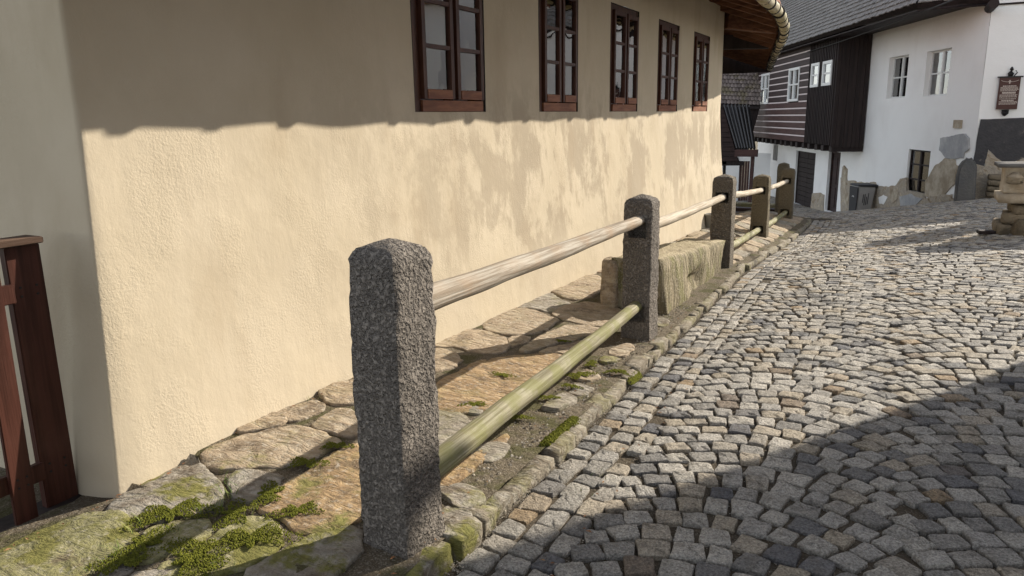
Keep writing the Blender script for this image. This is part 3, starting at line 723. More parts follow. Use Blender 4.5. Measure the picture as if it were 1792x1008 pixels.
# windows
def cottage_window(y0, y1, z0, z1, idx):
    mb = MB(); D = .14; fx = WX-.03; fw_ = .06; th = .11
    # outer frame: two jambs, head, threshold
    for yc, fw_ in ((y0+.0525, .105), (y1-.02, .04)): mb.box((fx-th/2+.012, yc, (z0+z1)/2), (th, fw_-.002, z1-z0-.002))
    fw_ = .06
    mb.box((fx-th/2+.01, (y0+y1)/2+.0325, z1-fw_/2), (th-.004, y1-y0-.145, fw_))
    win = part(mb.build('window', M['window_brown']), cottage)
    def sub(m_, name, material): return subpart(m_.build(name, material), win)
    sub(MB().box((fx-.032, (y0+y1)/2+.0325, z0+.045), (.125, y1-y0-.145, .085)), 'sill', M['sill_brown'])
    # mullion between the casements
    ym = (y0+y1)/2+.045; a0, a1 = y0+.105, y1-.035; zb0, zt = z0+.09, z1-fw_
    sub(MB().box((fx-.04, ym, (zb0+zt)/2), (.07, .045, zt-zb0)), 'mullion', M['window_brown'])
    for (s0, s1) in ((a0+.006, ym-.024), (ym+.024, a1-.006)):
        m_ = MB(); sw = .045; sx = fx+.022
        for yc in (s0+sw/2, s1-sw/2): m_.box((sx, yc, (zb0+zt)/2), (.045, sw, zt-zb0-.012))
        m_.box((sx, (s0+s1)/2, zt-.012-sw/2), (.043, s1-s0-2*sw, sw))
        H = zt-zb0; 
        for q in (1, 2): m_.box((sx+.002, (s0+s1)/2, zb0+.07+(H-.12)*q/3), (.032, s1-s0-2*sw, .03))
        sub(m_, 'sash', M['window_brown'])
        sub(MB().box((sx+.003, (s0+s1)/2, zb0+.042), (.05, s1-s0-2*sw-.002, .07)), 'bottom_rail', M['sill_brown'])
        for q in range(3):
            za0 = zb0+.07+(H-.12)*q/3+.014; za1 = zb0+.07+(H-.12)*(q+1)/3-.014
            R = Matrix.Rotation(random.Random(idx*10+q).uniform(-.012, .012), 3, 'Z')
            sub(MB().box((sx-.004, (s0+s1)/2, (za0+za1)/2), (.004, s1-s0-2*sw+.008, za1-za0+.004), R), 'pane', M['glass'])
    # curtain and the dim room behind
    cm = MB(); n = 40; cx = fx-.15
    Vc = []; 
    for q in range(n+1):
        yq = lerp(y0+.01, y1-.01, q/n); off = .018*math.sin(q*1.35)+.008*math.sin(q*3.1+idx)
        Vc += [(cx+off, yq, z0+.02 if idx != 1 else z0+.55), (cx+off, yq, z1-.02)]
    cm.add(Vc, [(2*q, 2*q+2, 2*q+3, 2*q+1) for q in range(n)])
    sub(cm, 'curtain', M['curtain'])
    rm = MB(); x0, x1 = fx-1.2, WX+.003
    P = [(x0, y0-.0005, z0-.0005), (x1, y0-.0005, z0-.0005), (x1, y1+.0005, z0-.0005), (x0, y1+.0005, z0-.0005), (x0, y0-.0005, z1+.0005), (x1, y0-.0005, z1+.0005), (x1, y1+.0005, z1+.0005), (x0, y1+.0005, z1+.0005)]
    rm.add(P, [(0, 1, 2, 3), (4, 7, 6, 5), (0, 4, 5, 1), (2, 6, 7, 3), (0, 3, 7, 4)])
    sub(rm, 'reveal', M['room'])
for i, (a, b) in enumerate(WINS): cottage_window(a, b, WZ0, WZ1, i)
# eaves: gutter line, rafters, boarded soffit, roof
EAVE = [(-1.93, 0.6, 3.22), (-1.93, 4, 3.22), (-1.93, 8, 3.22), (-1.93, 11.2, 3.22), (-1.99, 13, 3.20), (-2.14, 14.5, 3.14), (-2.36, 15.8, 3.09), (-2.68, 17.4, 3.06), (-3.08, 19.4, 3.03), (-3.50, 21.5, 3.0), (-4.0, 24.2, 2.98)]
ev = np.array(EAVE); ev[:, 0] -= 0.17; ev[:, 2] += 0.04
def eave_at(y): return Vector([interp(y, ev[:, 1], ev[:, a]) for a in range(3)])
gp = [eave_at(y) for y in np.arange(0.6, 24.3, .15)]
rg = random.Random(9)
gut = part(MB().tube([p+Vector((.05, 0, .0)) for p in gp], lambda i: .085+.008*math.sin(i*.9)+.006*math.sin(i*.37), 12).build('gutter', M['gutter_pale'], None, True), cottage)
for k, yq in enumerate(np.arange(0.9, 24.2, .52)):
    p = eave_at(yq)+Vector((.05, 0, 0)); d = (eave_at(yq+.1)-eave_at(yq-.1)).normalized()
    o = MB().tube([p-d*.016, p+d*.016], .099, 14).build('strap', M['iron']); subpart(o, gut)
def wall_line(y):
    if y <= cy1: return Vector((WX, y, 0))
    return Vector((WX+d2.x*(y-cy1)/d2.y, y, 0))
pitch = math.tan(RAD(40))
for k, yq in enumerate(np.arange(1.0, 24.1, .82)):
    e = eave_at(yq); w = wall_line(yq); 
    a = Vector((e.x-.06, yq, e.z+.02)); L = (e.x-w.x)+.5
    o = MB().beam(a, a+Vector((-L, 0, L*.36)), .11, .15).build('rafter', M['rafter_brown']); part(bevel(o, .008), cottage)
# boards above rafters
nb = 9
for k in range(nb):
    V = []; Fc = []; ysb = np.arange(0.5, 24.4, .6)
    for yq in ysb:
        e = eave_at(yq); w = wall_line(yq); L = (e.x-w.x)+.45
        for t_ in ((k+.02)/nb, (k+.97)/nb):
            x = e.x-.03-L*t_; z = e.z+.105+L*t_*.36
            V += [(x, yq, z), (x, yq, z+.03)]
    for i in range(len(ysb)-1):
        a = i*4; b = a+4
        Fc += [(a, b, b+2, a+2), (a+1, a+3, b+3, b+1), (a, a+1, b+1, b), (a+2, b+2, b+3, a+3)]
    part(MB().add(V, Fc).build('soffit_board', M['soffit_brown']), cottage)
V = []; Fc = []; ysb = np.arange(0.5, 24.4, .3)
for yq in ysb:
    e = eave_at(yq); V += [(e.x-.035, yq, e.z-.05), (e.x+.02, yq, e.z-.05), (e.x+.02, yq, e.z+.17), (e.x-.035, yq, e.z+.17)]
for i in range(len(ysb)-1):
    a = i*4; b = a+4; Fc += [(a+k, a+(k+1) % 4, b+(k+1) % 4, b+k) for k in range(4)]
part(fixn(MB().add(V, Fc).build('fascia_board', M['tar_board'])), cottage)
# roof covering
V = []; Fc = []
ysb = np.arange(0.45, 24.45, .6)
for yq in ysb:
    e = eave_at(yq); w = wall_line(yq)
    for (t_, zz) in ((0, 0), (1, 0)):
        pass
    L = (e.x-w.x)+.45
    rx, rzz = w.x-4.2, e.z+.15+L*.36+(4.2-.45)*.72
    V += [(e.x+.03, yq, e.z+.145), (e.x+.03, yq, e.z+.215), (w.x-.45, yq, e.z+.15+L*.36), (w.x-.45, yq, e.z+.23+L*.36), (rx, yq, rzz), (rx, yq, rzz+.08)]
for i in range(len(ysb)-1):
    a = i*6; b = a+6
    Fc += [(a, b, b+2, a+2), (a+2, b+2, b+4, a+4), (a+1, a+3, b+3, b+1), (a+3, a+5, b+5, b+3), (a, a+1, b+1, b)]
part(MB().add(V, Fc).build('roof', M['redtile']), cottage)
# dark end board closing the far end of the eaves, and the wall plate
e = eave_at(24.1); w = wall_line(24.1)
part(MB().beam((w.x-.3, 24.25, 3.22), (e.x+.05, 24.25, 3.22), .08, .62).build('end_board', M['tar_board']), cottage)
part(MB().beam((WX-.1, 1.9, 3.66), (WX-.1, 14.6, 3.66), .22, .2).build('wall_plate', M['rafter_brown']), cottage)
o = MB().beam((wall_line(14.6).x+.02, 14.62, 3.35), (eave_at(15.4).x-.1, 15.3, 3.28), .2, .24).build('tie_beam', M['rafter_brown']); part(bevel(o, .01), cottage)
o = MB().beam((wall_line(17.5).x-.3, 17.3, 3.25), (eave_at(17.6).x-.15, 17.6, 3.22), .2, .3).build('tie_beam', M['tar_board']); part(bevel(o, .01), cottage)
# gable triangle above the end wall
part(MB().add([(-9, cy0+.04, 3.6), (WX, cy0+.04, 3.6), (-6.2, cy0+.04, 6.2), (-9, cy0+.16, 3.6), (WX, cy0+.16, 3.6), (-6.2, cy0+.16, 6.2)], [(0, 1, 2), (3, 5, 4), (0, 3, 4, 1), (1, 4, 5, 2), (2, 5, 3, 0)]).build('gable', M['cream']), cottage)

# ------------------------------------------------------------------ granite posts and rails
POSTS = [(-1.575, 2.05, .065, 1.17, .225), (-1.80, 5.70, -.11, 1.15, .235), (-1.985, 9.57, -.235, 1.15, .26), (-2.235, 13.75, -.545, 1.15, .28), (-2.32, 17.45, -.67, 1.15, .29)]
fence = empty('post_and_rail_fence', (-1.9, 9.0, -.2))
tag(fence, 'fence of square granite posts joined by round wooden rails between pavement and road', 'fence')
def post_mesh(w, H, sockets, seed, fine):
    """post with front right corner at the origin, front face towards -Y; sockets cut in the front and back faces"""
    nw = 14 if fine else 8
    us = sorted(set([round(v, 4) for v in np.linspace(0, 1, nw+1)] + ([.5-.30, .5+.30] if sockets else [])))
    zz = list(np.linspace(-.35, H, 54 if fine else 26))
    for (sz, sh) in sockets: zz = [v for v in zz if abs(v-sz+sh/2) > .014 and abs(v-sz-sh/2) > .014] + [sz-sh/2, sz+sh/2]
    zz = sorted(zz); V = []; Fc = []; n = len(us)-1; amp = .0075 if fine else .006
    def tap(z): return 1+.05*(1-z/H)
    def P(face, u, z):
        tw = w*tap(z); c = Vector((-w/2, w/2))
        k = {0: (u-.5, -.5), 1: (.5, u-.5), 2: (.5-u, .5), 3: (-.5, .5-u)}[face]
        x, y = k[0]*tw, k[1]*tw
        m = max(abs(x), abs(y)); r = .014
        ax, ay = abs(x), abs(y); lim = tw/2-r
        if ax > lim and ay > lim:
            dx, dy = ax-lim, ay-lim; L = math.hypot(dx, dy); sx_, sy_ = (1 if x > 0 else -1), (1 if y > 0 else -1)
            x, y = sx_*(lim+dx/L*r), sy_*(lim+dy/L*r)
        q = Vector((x, y, z)); d = Vector((x, y, 0)).normalized()
        q += d*(amp*(ns(q, 38, seed)+.7*ns(q, 85, seed+3)) + .010*ns(q, 6, seed+7) - .02*max(0, (z-H+.03)/.03)**2)
        return (q.x+c.x, q.y+c.y, q.z)
    for face in range(4):
        o = len(V)
        for u in us:
            for z in zz: V.append(P(face, u, z))
        nz_ = len(zz)
        for i in range(n):
            for k in range(nz_-1):
                um, zm = (us[i]+us[i+1])/2, (zz[k]+zz[k+1])/2
                if face == 0 and any(abs(um-.5) < .30 and abs(zm-sz) < sh/2 for sz, sh in sockets): continue
                Fc.append((o+i*nz_+k, o+(i+1)*nz_+k, o+(i+1)*nz_+k+1, o+i*nz_+k+1))
    # low pyramid cap
    o = len(V); g = 12
    for j in range(g+1):
        for i in range(g+1):
            u, v_ = i/g-.5, j/g-.5; m = max(abs(u), abs(v_))
            z = H - .002 + .042*(1-(m/.5)**1.3) ; tw = w*.90
            r_ = .02; x, y = u*tw, v_*tw
            z += .006*ns((x, y, 0), 40, seed)
            V.append((x-w/2, y+w/2, z-(.018 if m > .49 else 0)))
    for j in range(g):
        for i in range(g): Fc.append((o+j*(g+1)+i, o+j*(g+1)+i+1, o+(j+1)*(g+1)+i+1, o+(j+1)*(g+1)+i))
    mb = MB().add(V, Fc)
    for (sz, sh) in sockets:      # recess
        a = w*.30*tap(sz); y0_, y1_ = -.004-.025*w, w*.5; c = -w/2
        Q = [(c-a, y0_, sz-sh/2), (c+a, y0_, sz-sh/2), (c+a, y0_, sz+sh/2), (c-a, y0_, sz+sh/2), (c-a, y1_, sz-sh/2), (c+a, y1_, sz-sh/2), (c+a, y1_, sz+sh/2), (c-a, y1_, sz+sh/2)]
        mb.add(Q, [(4, 5, 6, 7), (0, 1, 5, 4), (3, 7, 6, 2), (0, 4, 7, 3), (1, 2, 6, 5)])
    return mb
UP, LO = .885, .20
for i, (x, y, z, H, w) in enumerate(POSTS):
    so = [] if i == 0 else ([(UP+.03, .13), (LO+.02, .13)] if i != 2 else [(UP+.02, .13)])
    o = post_mesh(w, H, so, i*4.7, i < 2).build('post', M['granite'], None, True)
    o.location = (x, y, z); o.rotation_euler.z = RAD([-4, 1.5, 2, 2, 2][i])
    part(o, fence)
o = post_mesh(.27, 1.42, [], 33.0, False).build('post', M['granite'], None, True); o.location = (-2.72, 19.45, -.95); o.rotation_euler.z = RAD(3); part(o, fence)
def rail(i, h0, h1, r0, r1, material, seed, dx0=0.0, dx1=0.0):
    a, b = POSTS[i], POSTS[i+1]
    A = Vector((a[0]-a[4]/2+dx0, a[1]+a[4]*.75, a[2]+h0)); B = Vector((b[0]-b[4]/2+dx1, b[1]+b[4]*.42, b[2]+h1))
    n = 34; pth = []; Ld = (B-A).length
    for k in range(n+1):
        t_ = k/n; p = Vector((0, Ld*t_, 0)); p.z += -.012*math.sin(math.pi*t_)+.008*ns(p, 2.1, seed); p.x += .012*ns(p, 1.7, seed+5); pth.append(p)
    mb = MB().tube(pth, lambda k: lerp(r0, r1, k/n)*(1+.05*ns((k*.35, seed, 0), 1)), 14, True, lambda k, an: 1+.07*ns((math.cos(an)*1.2, math.sin(an)*1.2, k*.12), 1.3, seed)-(.10 if math.sin(an) < -.45 else 0))
    o = mb.build('rail', M[material], None, True); o.matrix_basis = Matrix.Translation(A) @ (B-A).to_track_quat('Y', 'Z').to_matrix().to_4x4()
    return part(o, fence)
rail(0, .925, .985, .060, .046, 'rail_grey', 1.0)
rail(0, .19, .285, .060, .047, 'rail_green', 2.0)
rail(1, .905, .905, .050, .046, 'rail_pale', 3.0)
rail(2, .905, .91, .05, .046, 'rail_pale', 4.0)
rail(2, .20, .21, .055, .048, 'rail_green', 5.0)
rail(3, .90, .90, .05, .046, 'rail_pale', 6.0)
rail(3, .19, .2, .055, .05, 'rail_green', 7.0)

# ------------------------------------------------------------------ long stone bench
bench = empty('stone_bench', (-2.2, 8.0, -.1))
tag(bench, 'long rough cut stone bench block with mossy side between two granite posts', 'bench')
nB = (40, 10, 8); V, Fc = lattice(*nB); out = []
c4 = {(-1, -1): ((-2.50, 6.55, -.14), (-2.46, 6.53, .405)), (-1, 1): ((-1.90, 6.66, -.20), (-1.985, 6.58, .415)),
      (1, -1): ((-2.58, 9.52, -.4), (-2.55, 9.50, .15)), (1, 1): ((-2.06, 9.5, -.4), (-2.02, 9.5, .15))}
for v in V:
    s_, t_, h_ = (v[0]+1)/2, (v[1]+1)/2, (v[2]+1)/2
    def cor(a, b): return Vector(c4[(a, b)][0]).lerp(Vector(c4[(a, b)][1]), h_)
    p = cor(-1, -1).lerp(cor(1, -1), s_).lerp(cor(-1, 1).lerp(cor(1, 1), s_), t_)
    p.z += .03*math.sin(math.pi*s_)*0
    ed = sorted([abs(v[0])*1.0, abs(v[1]), abs(v[2])])[1]      # edge closeness
    k = .022*ns(p, 3.2, 2)+.012*ns(p, 9, 4)+.005*ns(p, 26, 6)
    nv = Vector((v[1]**7, v[0]**15, v[2]**7)); nv = nv.normalized() if nv.length > 1e-3 else Vector((0, 0, 1))
    k -= .03*max(0, (ed-.86)/.14)**2
    if v[1] > .9 and h_ < .55: k -= .10*max(0, 1-((s_-.44)/.13)**2)*max(0, 1-((h_-.42)/.30)**2)   # hollow in the street side
    if v[1] > .9: k -= .07*max(0, .35-h_)*max(0, ns((s_*6, 0, 0), 1, 3)+.35)
    if v[2] > .9 and .72 < s_ < .76: k -= .02
    out.append(p+nv*k)
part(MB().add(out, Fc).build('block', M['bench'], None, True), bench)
# support stones at both ends under the block's wall side
for (x, y, z, sx_, sy_, sz_) in ((-2.47, 6.62, .12, .16, .22, .50),):
    V, Fc = rblock((sx_, sy_, sz_), (4, 5, 10), .02, .012, 7, 3.0)
    part(MB().add([(v.x+x, v.y+y, v.z+z) for v in V], Fc).build('end_stone', M['flag_sand'], None, True), bench)

# ------------------------------------------------------------------ white house across the lane
A0 = np.array([1.38272, 24.0568]); FAZ = RAD(-23.65); FD = np.array([math.sin(FAZ), math.cos(FAZ)]); FO = np.array([-FD[1], FD[0]])
def Fp(s, z, o=0.0): q = A0+FD*s+FO*o; return (q[0], q[1], z)
def pxF(x, y, o=0.0):
    r = ray(x, y); nn = np.array([FO[0], FO[1], 0]); P0 = np.array([*(A0+FO*o), 0]); t_ = np.dot(P0-CAM, nn)/np.dot(r, nn); P = CAM+r*t_
    return float(np.dot(P[:2]-A0, FD)), float(P[2])
house = empty('white_house', (float(A0[0]), float(A0[1]), -.7))
tag(house, 'white limewashed house with dark timber upper storey and shingle roof across the lane', 'house')
def hp(mb, name, material, smooth=False, parent=None):
    o = mb.build(name, material, None, smooth); part(o, house)
    if parent is not None: subpart(o, parent)
    return o
def wall_mb(P, s0, s1, z0, z1, holes, depth, step=.4, rough=.02, seed=0.0):
    """wall sheet in the (s, z) frame of P with openings and reveals"""
    ss = sorted(set([round(v, 4) for v in np.linspace(s0, s1, max(2, int((s1-s0)/step)+1))] + [h[0] for h in holes]+[h[1] for h in holes]))
    zs = sorted(set([round(v, 4) for v in np.linspace(z0, z1, max(2, int((z1-z0)/step)+1))] + [h[2] for h in holes]+[h[3] for h in holes]))
    V = []; Fc = []; nz_ = len(zs)
    for s_ in ss:
        for z in zs:
            p = P(s_, z, 0); near = any(h[0]-.3 < s_ < h[1]+.3 and h[2]-.3 < z < h[3]+.3 for h in holes)
            V.append(P(s_, z, 0 if near else rough*ns(p, .8, seed)))
    for i in range(len(ss)-1):
        for k in range(nz_-1):
            sm, zm = (ss[i]+ss[i+1])/2, (zs[k]+zs[k+1])/2
            if any(h[0] < sm < h[1] and h[2] < zm < h[3] for h in holes): continue
            Fc.append((i*nz_+k, (i+1)*nz_+k, (i+1)*nz_+k+1, i*nz_+k+1))
    mb = MB().add(V, Fc)
    for h in holes:
        a, b, c, d_ = h[:4]; D = -depth
        mb.add([P(a, c, 0), P(b, c, 0), P(b, d_, 0), P(a, d_, 0), P(a, c, D), P(b, c, D), P(b, d_, D), P(a, d_, D)], [(0, 1, 5, 4), (1, 2, 6, 5), (2, 3, 7, 6), (3, 0, 4, 7)])
    return mb
def pbox(mb, P, s0, s1, z0, z1, o0, o1):
    return mb.hexa([P(s0, z0, o0), P(s1, z0, o0), P(s1, z0, o1), P(s0, z0, o1), P(s0, z1, o0), P(s1, z1, o0), P(s1, z1, o1), P(s0, z1, o1)])
def rect_px(x0, x1, y0, y1, o=0.0):
    (a, zt), (b, zt2), (a2, zb), (b2, zb2) = pxF(x0, y0, o), pxF(x1, y0, o), pxF(x0, y1, o), pxF(x1, y1, o)
    s = sorted([(a+a2)/2, (b+b2)/2]); return [s[0], s[1], min((zb+zb2)/2, (zt+zt2)/2), max((zb+zb2)/2, (zt+zt2)/2)]
W1 = [4.70, 6.22, 2.13, 3.50]; W2 = [1.90, 3.42, 2.13, 3.47]; LW = [2.50, 4.0, -.90, .50]
DR2 = [10.2, 11.62, -2.42, .10]; DR1 = [13.35, 16.3, -2.62, -.08]; SLOT = [17.9, 19.0, -1.6, .35]
SLOT = rect_px(1353, 1361, 253, 281)
hp(wall_mb(Fp, 0, 8.0, -4, 4.62, [W1, W2, LW], .22, .4, .03), 'wall', M['white'])
hp(wall_mb(Fp, 8.0, 24.0, -4, .9, [DR2, DR1, SLOT], .22, .5, .03, 4.0), 'lower_wall', M['white'])
def Rp(s, z, o=0.0): return (A0[0]+s, A0[1]-o, z)
hp(wall_mb(Rp, 0, 4.0, -3, 4.55, [], .2, .4, .02, 7.0), 'end_wall', M['white'])
def Bp(s, z, o=0.0): return (A0[0]+4.0+FD[0]*s, A0[1]+FD[1]*s, z)
hp(wall_mb(Bp, 0, 22, -4, 4.55, [], .2, 1.5, 0, 7.0), 'back_wall', M['white'])
def house_window(P, h, depth, material, panes=2, fr=.055, name='window', glass=True):
    a, b, c, d_ = h; o1 = -depth+.07; mb = MB()
    pbox(mb, P, a, a+fr, c, d_, o1-.06, o1); pbox(mb, P, b-fr, b, c, d_, o1-.06, o1)
    pbox(mb, P, a+fr, b-fr, c, c+fr, o1-.06, o1-.003); pbox(mb, P, a+fr, b-fr, d_-fr, d_, o1-.06, o1-.003)
    m_ = (a+b)/2; pbox(mb, P, m_-fr*.8, m_+fr*.8, c+fr, d_-fr, o1-.055, o1+.012)
    w = hp(mb, name, material)
    bar = MB()
    for q in range(1, panes):
        zq = c+(d_-c)*q/panes
        for (s0, s1) in ((a+fr, m_-fr*.8), (m_+fr*.8, b-fr)): pbox(bar, P, s0, s1, zq-.022, zq+.022, o1-.05, o1-.008)
    hp(bar, 'glazing_bar', material, False, w)
    for q in range(panes):
        z0_, z1_ = c+(d_-c)*q/panes+.02, c+(d_-c)*(q+1)/panes-.02
        for (s0, s1) in ((a+fr*.8, m_-fr*.6), (m_+fr*.6, b-fr*.8)):
            g = MB(); pbox(g, P, s0, s1, z0_, z1_, o1-.036, o1-.032); hp(g, 'pane', M['glass'], False, w)
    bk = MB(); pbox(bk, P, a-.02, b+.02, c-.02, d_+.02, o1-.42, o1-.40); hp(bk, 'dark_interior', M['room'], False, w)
    if panes == 3: return w
    bk = MB(); pbox(bk, P, a+.02, a+(b-a)*.62, c+.02, d_-.02, o1-.16, o1-.15); hp(bk, 'curtain', M['curtain'], False, w)
    return w
house_window(Fp, W1, .22, M['paint']); house_window(Fp, W2, .22, M['paint']); house_window(Fp, LW, .14, M['tar_board'], 3)
# doors
def plank_door(h, depth, material, leaves, boards_h):
    a, b, c, d_ = h; mb = MB(); o1 = -depth+.08; fr = .09
    pbox(mb, Fp, a, a+fr, c, d_, o1-.1, o1+.03); pbox(mb, Fp, b-fr, b, c, d_, o1-.1, o1+.03); pbox(mb, Fp, a+fr, b-fr, d_-fr, d_, o1-.1, o1+.027)
    dr = hp(mb, 'door', material)
    wd = (b-a-2*fr)/leaves
    for L in range(leaves):
        s0 = a+fr+wd*L
        if boards_h:
            n = 11
            for q in range(n):
                m_ = MB(); pbox(m_, Fp, s0+.015, s0+wd-.015, c+(d_-fr-c)*q/n+.008, c+(d_-fr-c)*(q+1)/n-.008, o1-.05, o1-.005+.006*(q % 2)); hp(m_, 'door_board', material, False, dr)
        else:
            m_ = MB(); pbox(m_, Fp, s0+.01, s0+wd-.01, c, d_-fr-.01, o1-.06, o1-.03); hp(m_, 'door_leaf', material, False, dr)
            for (u0, u1, v0, v1) in ((.12, .46, .08, .42), (.54, .88, .08, .42), (.12, .46, .48, .93), (.54, .88, .48, .93)):
                m_ = MB(); H = d_-fr-c; pbox(m_, Fp, s0+wd*u0, s0+wd*u1, c+H*v0, c+H*v1, o1-.03, o1-.004); hp(m_, 'door_panel', material, False, dr)
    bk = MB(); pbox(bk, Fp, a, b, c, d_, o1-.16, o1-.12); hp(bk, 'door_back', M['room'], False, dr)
    m_ = MB(); pbox(m_, Fp, a+fr+.08, a+fr+.14, c+1.05, c+1.16, o1-.01, o1+.04); hp(m_, 'handle', M['iron'], False, dr)
plank_door(DR2, .22, M['log_brown'], 1, False); plank_door(DR1, .2, M['tar_board'], 2, True)
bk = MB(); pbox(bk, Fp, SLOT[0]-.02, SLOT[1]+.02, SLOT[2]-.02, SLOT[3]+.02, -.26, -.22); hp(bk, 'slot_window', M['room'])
# patches of fallen plaster, read off the photograph
def zf(pts): return [(1420+x/5.93, 230+y/5.93) for x, y in pts]
def patch(px, P, inv, name, material, proud, seed, rough=1.0):
    pts = [inv(x, y) for x, y in px]; Q = []
    for i in range(len(pts)):
        a, b = pts[i], pts[(i+1) % len(pts)]; n = max(1, int(math.hypot(a[0]-b[0], a[1]-b[1])/.08))
        for k in range(n):
            q = (lerp(a[0], b[0], k/n), lerp(a[1], b[1], k/n))
            Q.append((q[0]+rough*(.05*ns((q[0], q[1], 0), 2.5, seed)+.02*ns((q[0], q[1], 7), 8, seed)), q[1]+rough*(.05*ns((q[0], q[1], 4), 2.5, seed)+.02*ns((q[0], q[1], 2), 8, seed))))
    n = len(Q)
    vo, eo, fo = delaunay_2d_cdt([Vector(q) for q in Q], [(k, (k+1) % n) for k in range(n)], [], 1, 1e-5)[:3]
    V = [P(v[0], v[1], proud+.010*ns((v[0], v[1], 1), 4, seed)) for v in vo] + [P(q[0], q[1], -.05) for q in Q] + [P(q[0], q[1], proud+.010*ns((q[0], q[1], 1), 4, seed)) for q in Q]
    m = len(vo); Fc = [tuple(f) for f in fo] + [(m+n+k, m+k, m+(k+1) % n, m+n+(k+1) % n) for k in range(n)]
    o = MB().add(V, Fc).build(name, material); part(o, house); return o
invF = lambda x, y: pxF(x, y)
patch(zf([(1345, 75), (1480, 50), (1600, 15), (1640, 60), (1640, 180), (1590, 230), (1580, 285), (1500, 282), (1400, 275), (1335, 200)]), Fp, invF, 'cement_patch', M['cement'], .034, 1)
patch(zf([(1192, 510), (1230, 470), (1290, 360), (1340, 330), (1400, 278), (1495, 283), (1500, 340), (1530, 360), (1510, 420), (1490, 540), (1430, 610), (1380, 680), (1192, 680)]), Fp, invF, 'bare_plaster_patch', M['ochre'], .038, 2)
patch(zf([(312, 480), (320, 470), (330, 380), (345, 355), (375, 390), (375, 505), (500, 525), (670, 530), (690, 565), (800, 575), (880, 560), (930, 490), (985, 480), (1000, 610), (1190, 645), (1190, 684), (1380, 684), (1390, 700), (1480, 690), (1500, 790), (1100, 860), (700, 900), (500, 920), (312, 920)]), Fp, invF, 'rubble_base', M['rubble'], .042, 3)
patch(zf([(15, 640), (100, 635), (135, 660), (130, 900), (-10, 890)]), Fp, invF, 'rubble_base', M['rubble'], .042, 4)
patch([(1562, 336), (1570, 331), (1575, 337), (1573, 350), (1566, 356), (1560, 350)], Fp, invF, 'plaster_remnant', M['ochre'], .056, 11)
patch([(1478, 300), (1482, 295), (1483, 330), (1488, 345), (1486, 358), (1479, 352)], Fp, invF, 'plaster_remnant', M['ochre'], .056, 12)
patch([(1576, 345), (1598, 340), (1618, 348), (1604, 358), (1580, 362)], Fp, invF, 'plaster_remnant', M['cement'], .054, 13)
patch([(1540, 345), (1549, 340), (1556, 346), (1548, 358), (1541, 356)], Fp, invF, 'plaster_remnant', M['white'], .056, 14)
patch([(1625, 345), (1650, 342), (1668, 338), (1668, 350), (1640, 356)], Fp, invF, 'brick_remnant', M['rubble'], .056, 15)
pv_ = rect_px(1671, 1684, 210, 224); m_ = MB(); pbox(m_, Fp, *pv_[:4], .0, .05); hp(m_, 'vent_cover', M['ochre'])
invR = lambda x, y: ((lambda P: (float(P[0]-A0[0]), float(P[2])))(onY(x, y, A0[1])))
patch([(1716, 209), (1792, 206), (1860, 206), (1900, 280), (1792, 276), (1762, 288), (1742, 275), (1729, 262), (1722, 290), (1702, 285)], Rp, invR, 'slate_render', M['slateplaster'], .04, 5, .25)
patch([(1702, 284), (1722, 290), (1729, 262), (1742, 275), (1762, 288), (1792, 276), (1860, 280), (1860, 370), (1696, 365)], Rp, invR, 'rubble_base', M['rubble'], .036, 6)
# guard stone at the house corner: outline swept to a thick leaning slab
gs = [(1671, 352), (1674, 312), (1679, 292), (1688, 280), (1698, 276), (1707, 280), (1711, 294), (1709, 352)]
yg = A0[1]-.75
pts = [onY(x, y, yg) for x, y in gs]; pts[0][2] = pts[-1][2] = -1.2
n = len(pts); mb = MB()
front = [(p[0], p[1]+.10*(p[2]+1.2), p[2]) for p in pts]; back = [(p[0], yg+.62, p[2]) for p in pts]
mb.add(front+back, [tuple(range(n))] + [tuple(reversed(range(n, 2*n)))] + [(k, n+k, n+(k+1) % n, (k+1) % n) for k in range(n)])
g = fixn(mb.build('guard_stone', M['darkcement'])); bevel(g, .06, 3)
g.location = (0, 0, 0); tag(g, 'dark grey round topped guard stone at the white house corner', 'stone')

# jettied timber storey
JO = 1.2; JS = 7.82; JZ0, JZ1 = .46, 4.75; LS = 11.1; LE = 21.3
mb = MB()
pbox(mb, Fp, JS+.06, LE, JZ0+.1, JZ1, .02, JO-.06); hp(mb, 'timber_core', M['tar_board'])
# side boards (facing up the lane) and front boards with cover strips
nb = 8
for k in range(nb):
    o0, o1 = .03+(JO-.03)*k/nb, .03+(JO-.03)*(k+1)/nb
    m_ = MB(); pbox(m_, Fp, JS+.02+.012*(k % 2), JS+.06, JZ0-.05, JZ1, o0+.004, o1-.004); hp(m_, 'side_board', M['tar_board'])
BW = [rect_px(1421, 1434, 112, 151, JO), rect_px(1441, 1456, 108, 148, JO)]
nb = 17
for k in range(nb):
    s0, s1 = lerp(JS+.03, LS, k/nb), lerp(JS+.03, LS, (k+1)/nb)
    segs = [(JZ0+.03, JZ1)]
    for h in BW:
        if s1 > h[0] and s0 < h[1]: segs = [(JZ0+.03, h[2]), (h[3], JZ1)]
    for (q0, q1) in segs:
        m_ = MB(); pbox(m_, Fp, s0+.004, s1-.004, q0, q1, JO-.055, JO-.02+.012*(k % 2)); hp(m_, 'front_board', M['tar_board'])
        m_ = MB(); pbox(m_, Fp, s1-.03, s1+.03, q0, q1, JO-.018, JO+.025); hp(m_, 'cover_strip', M['tar_board'])
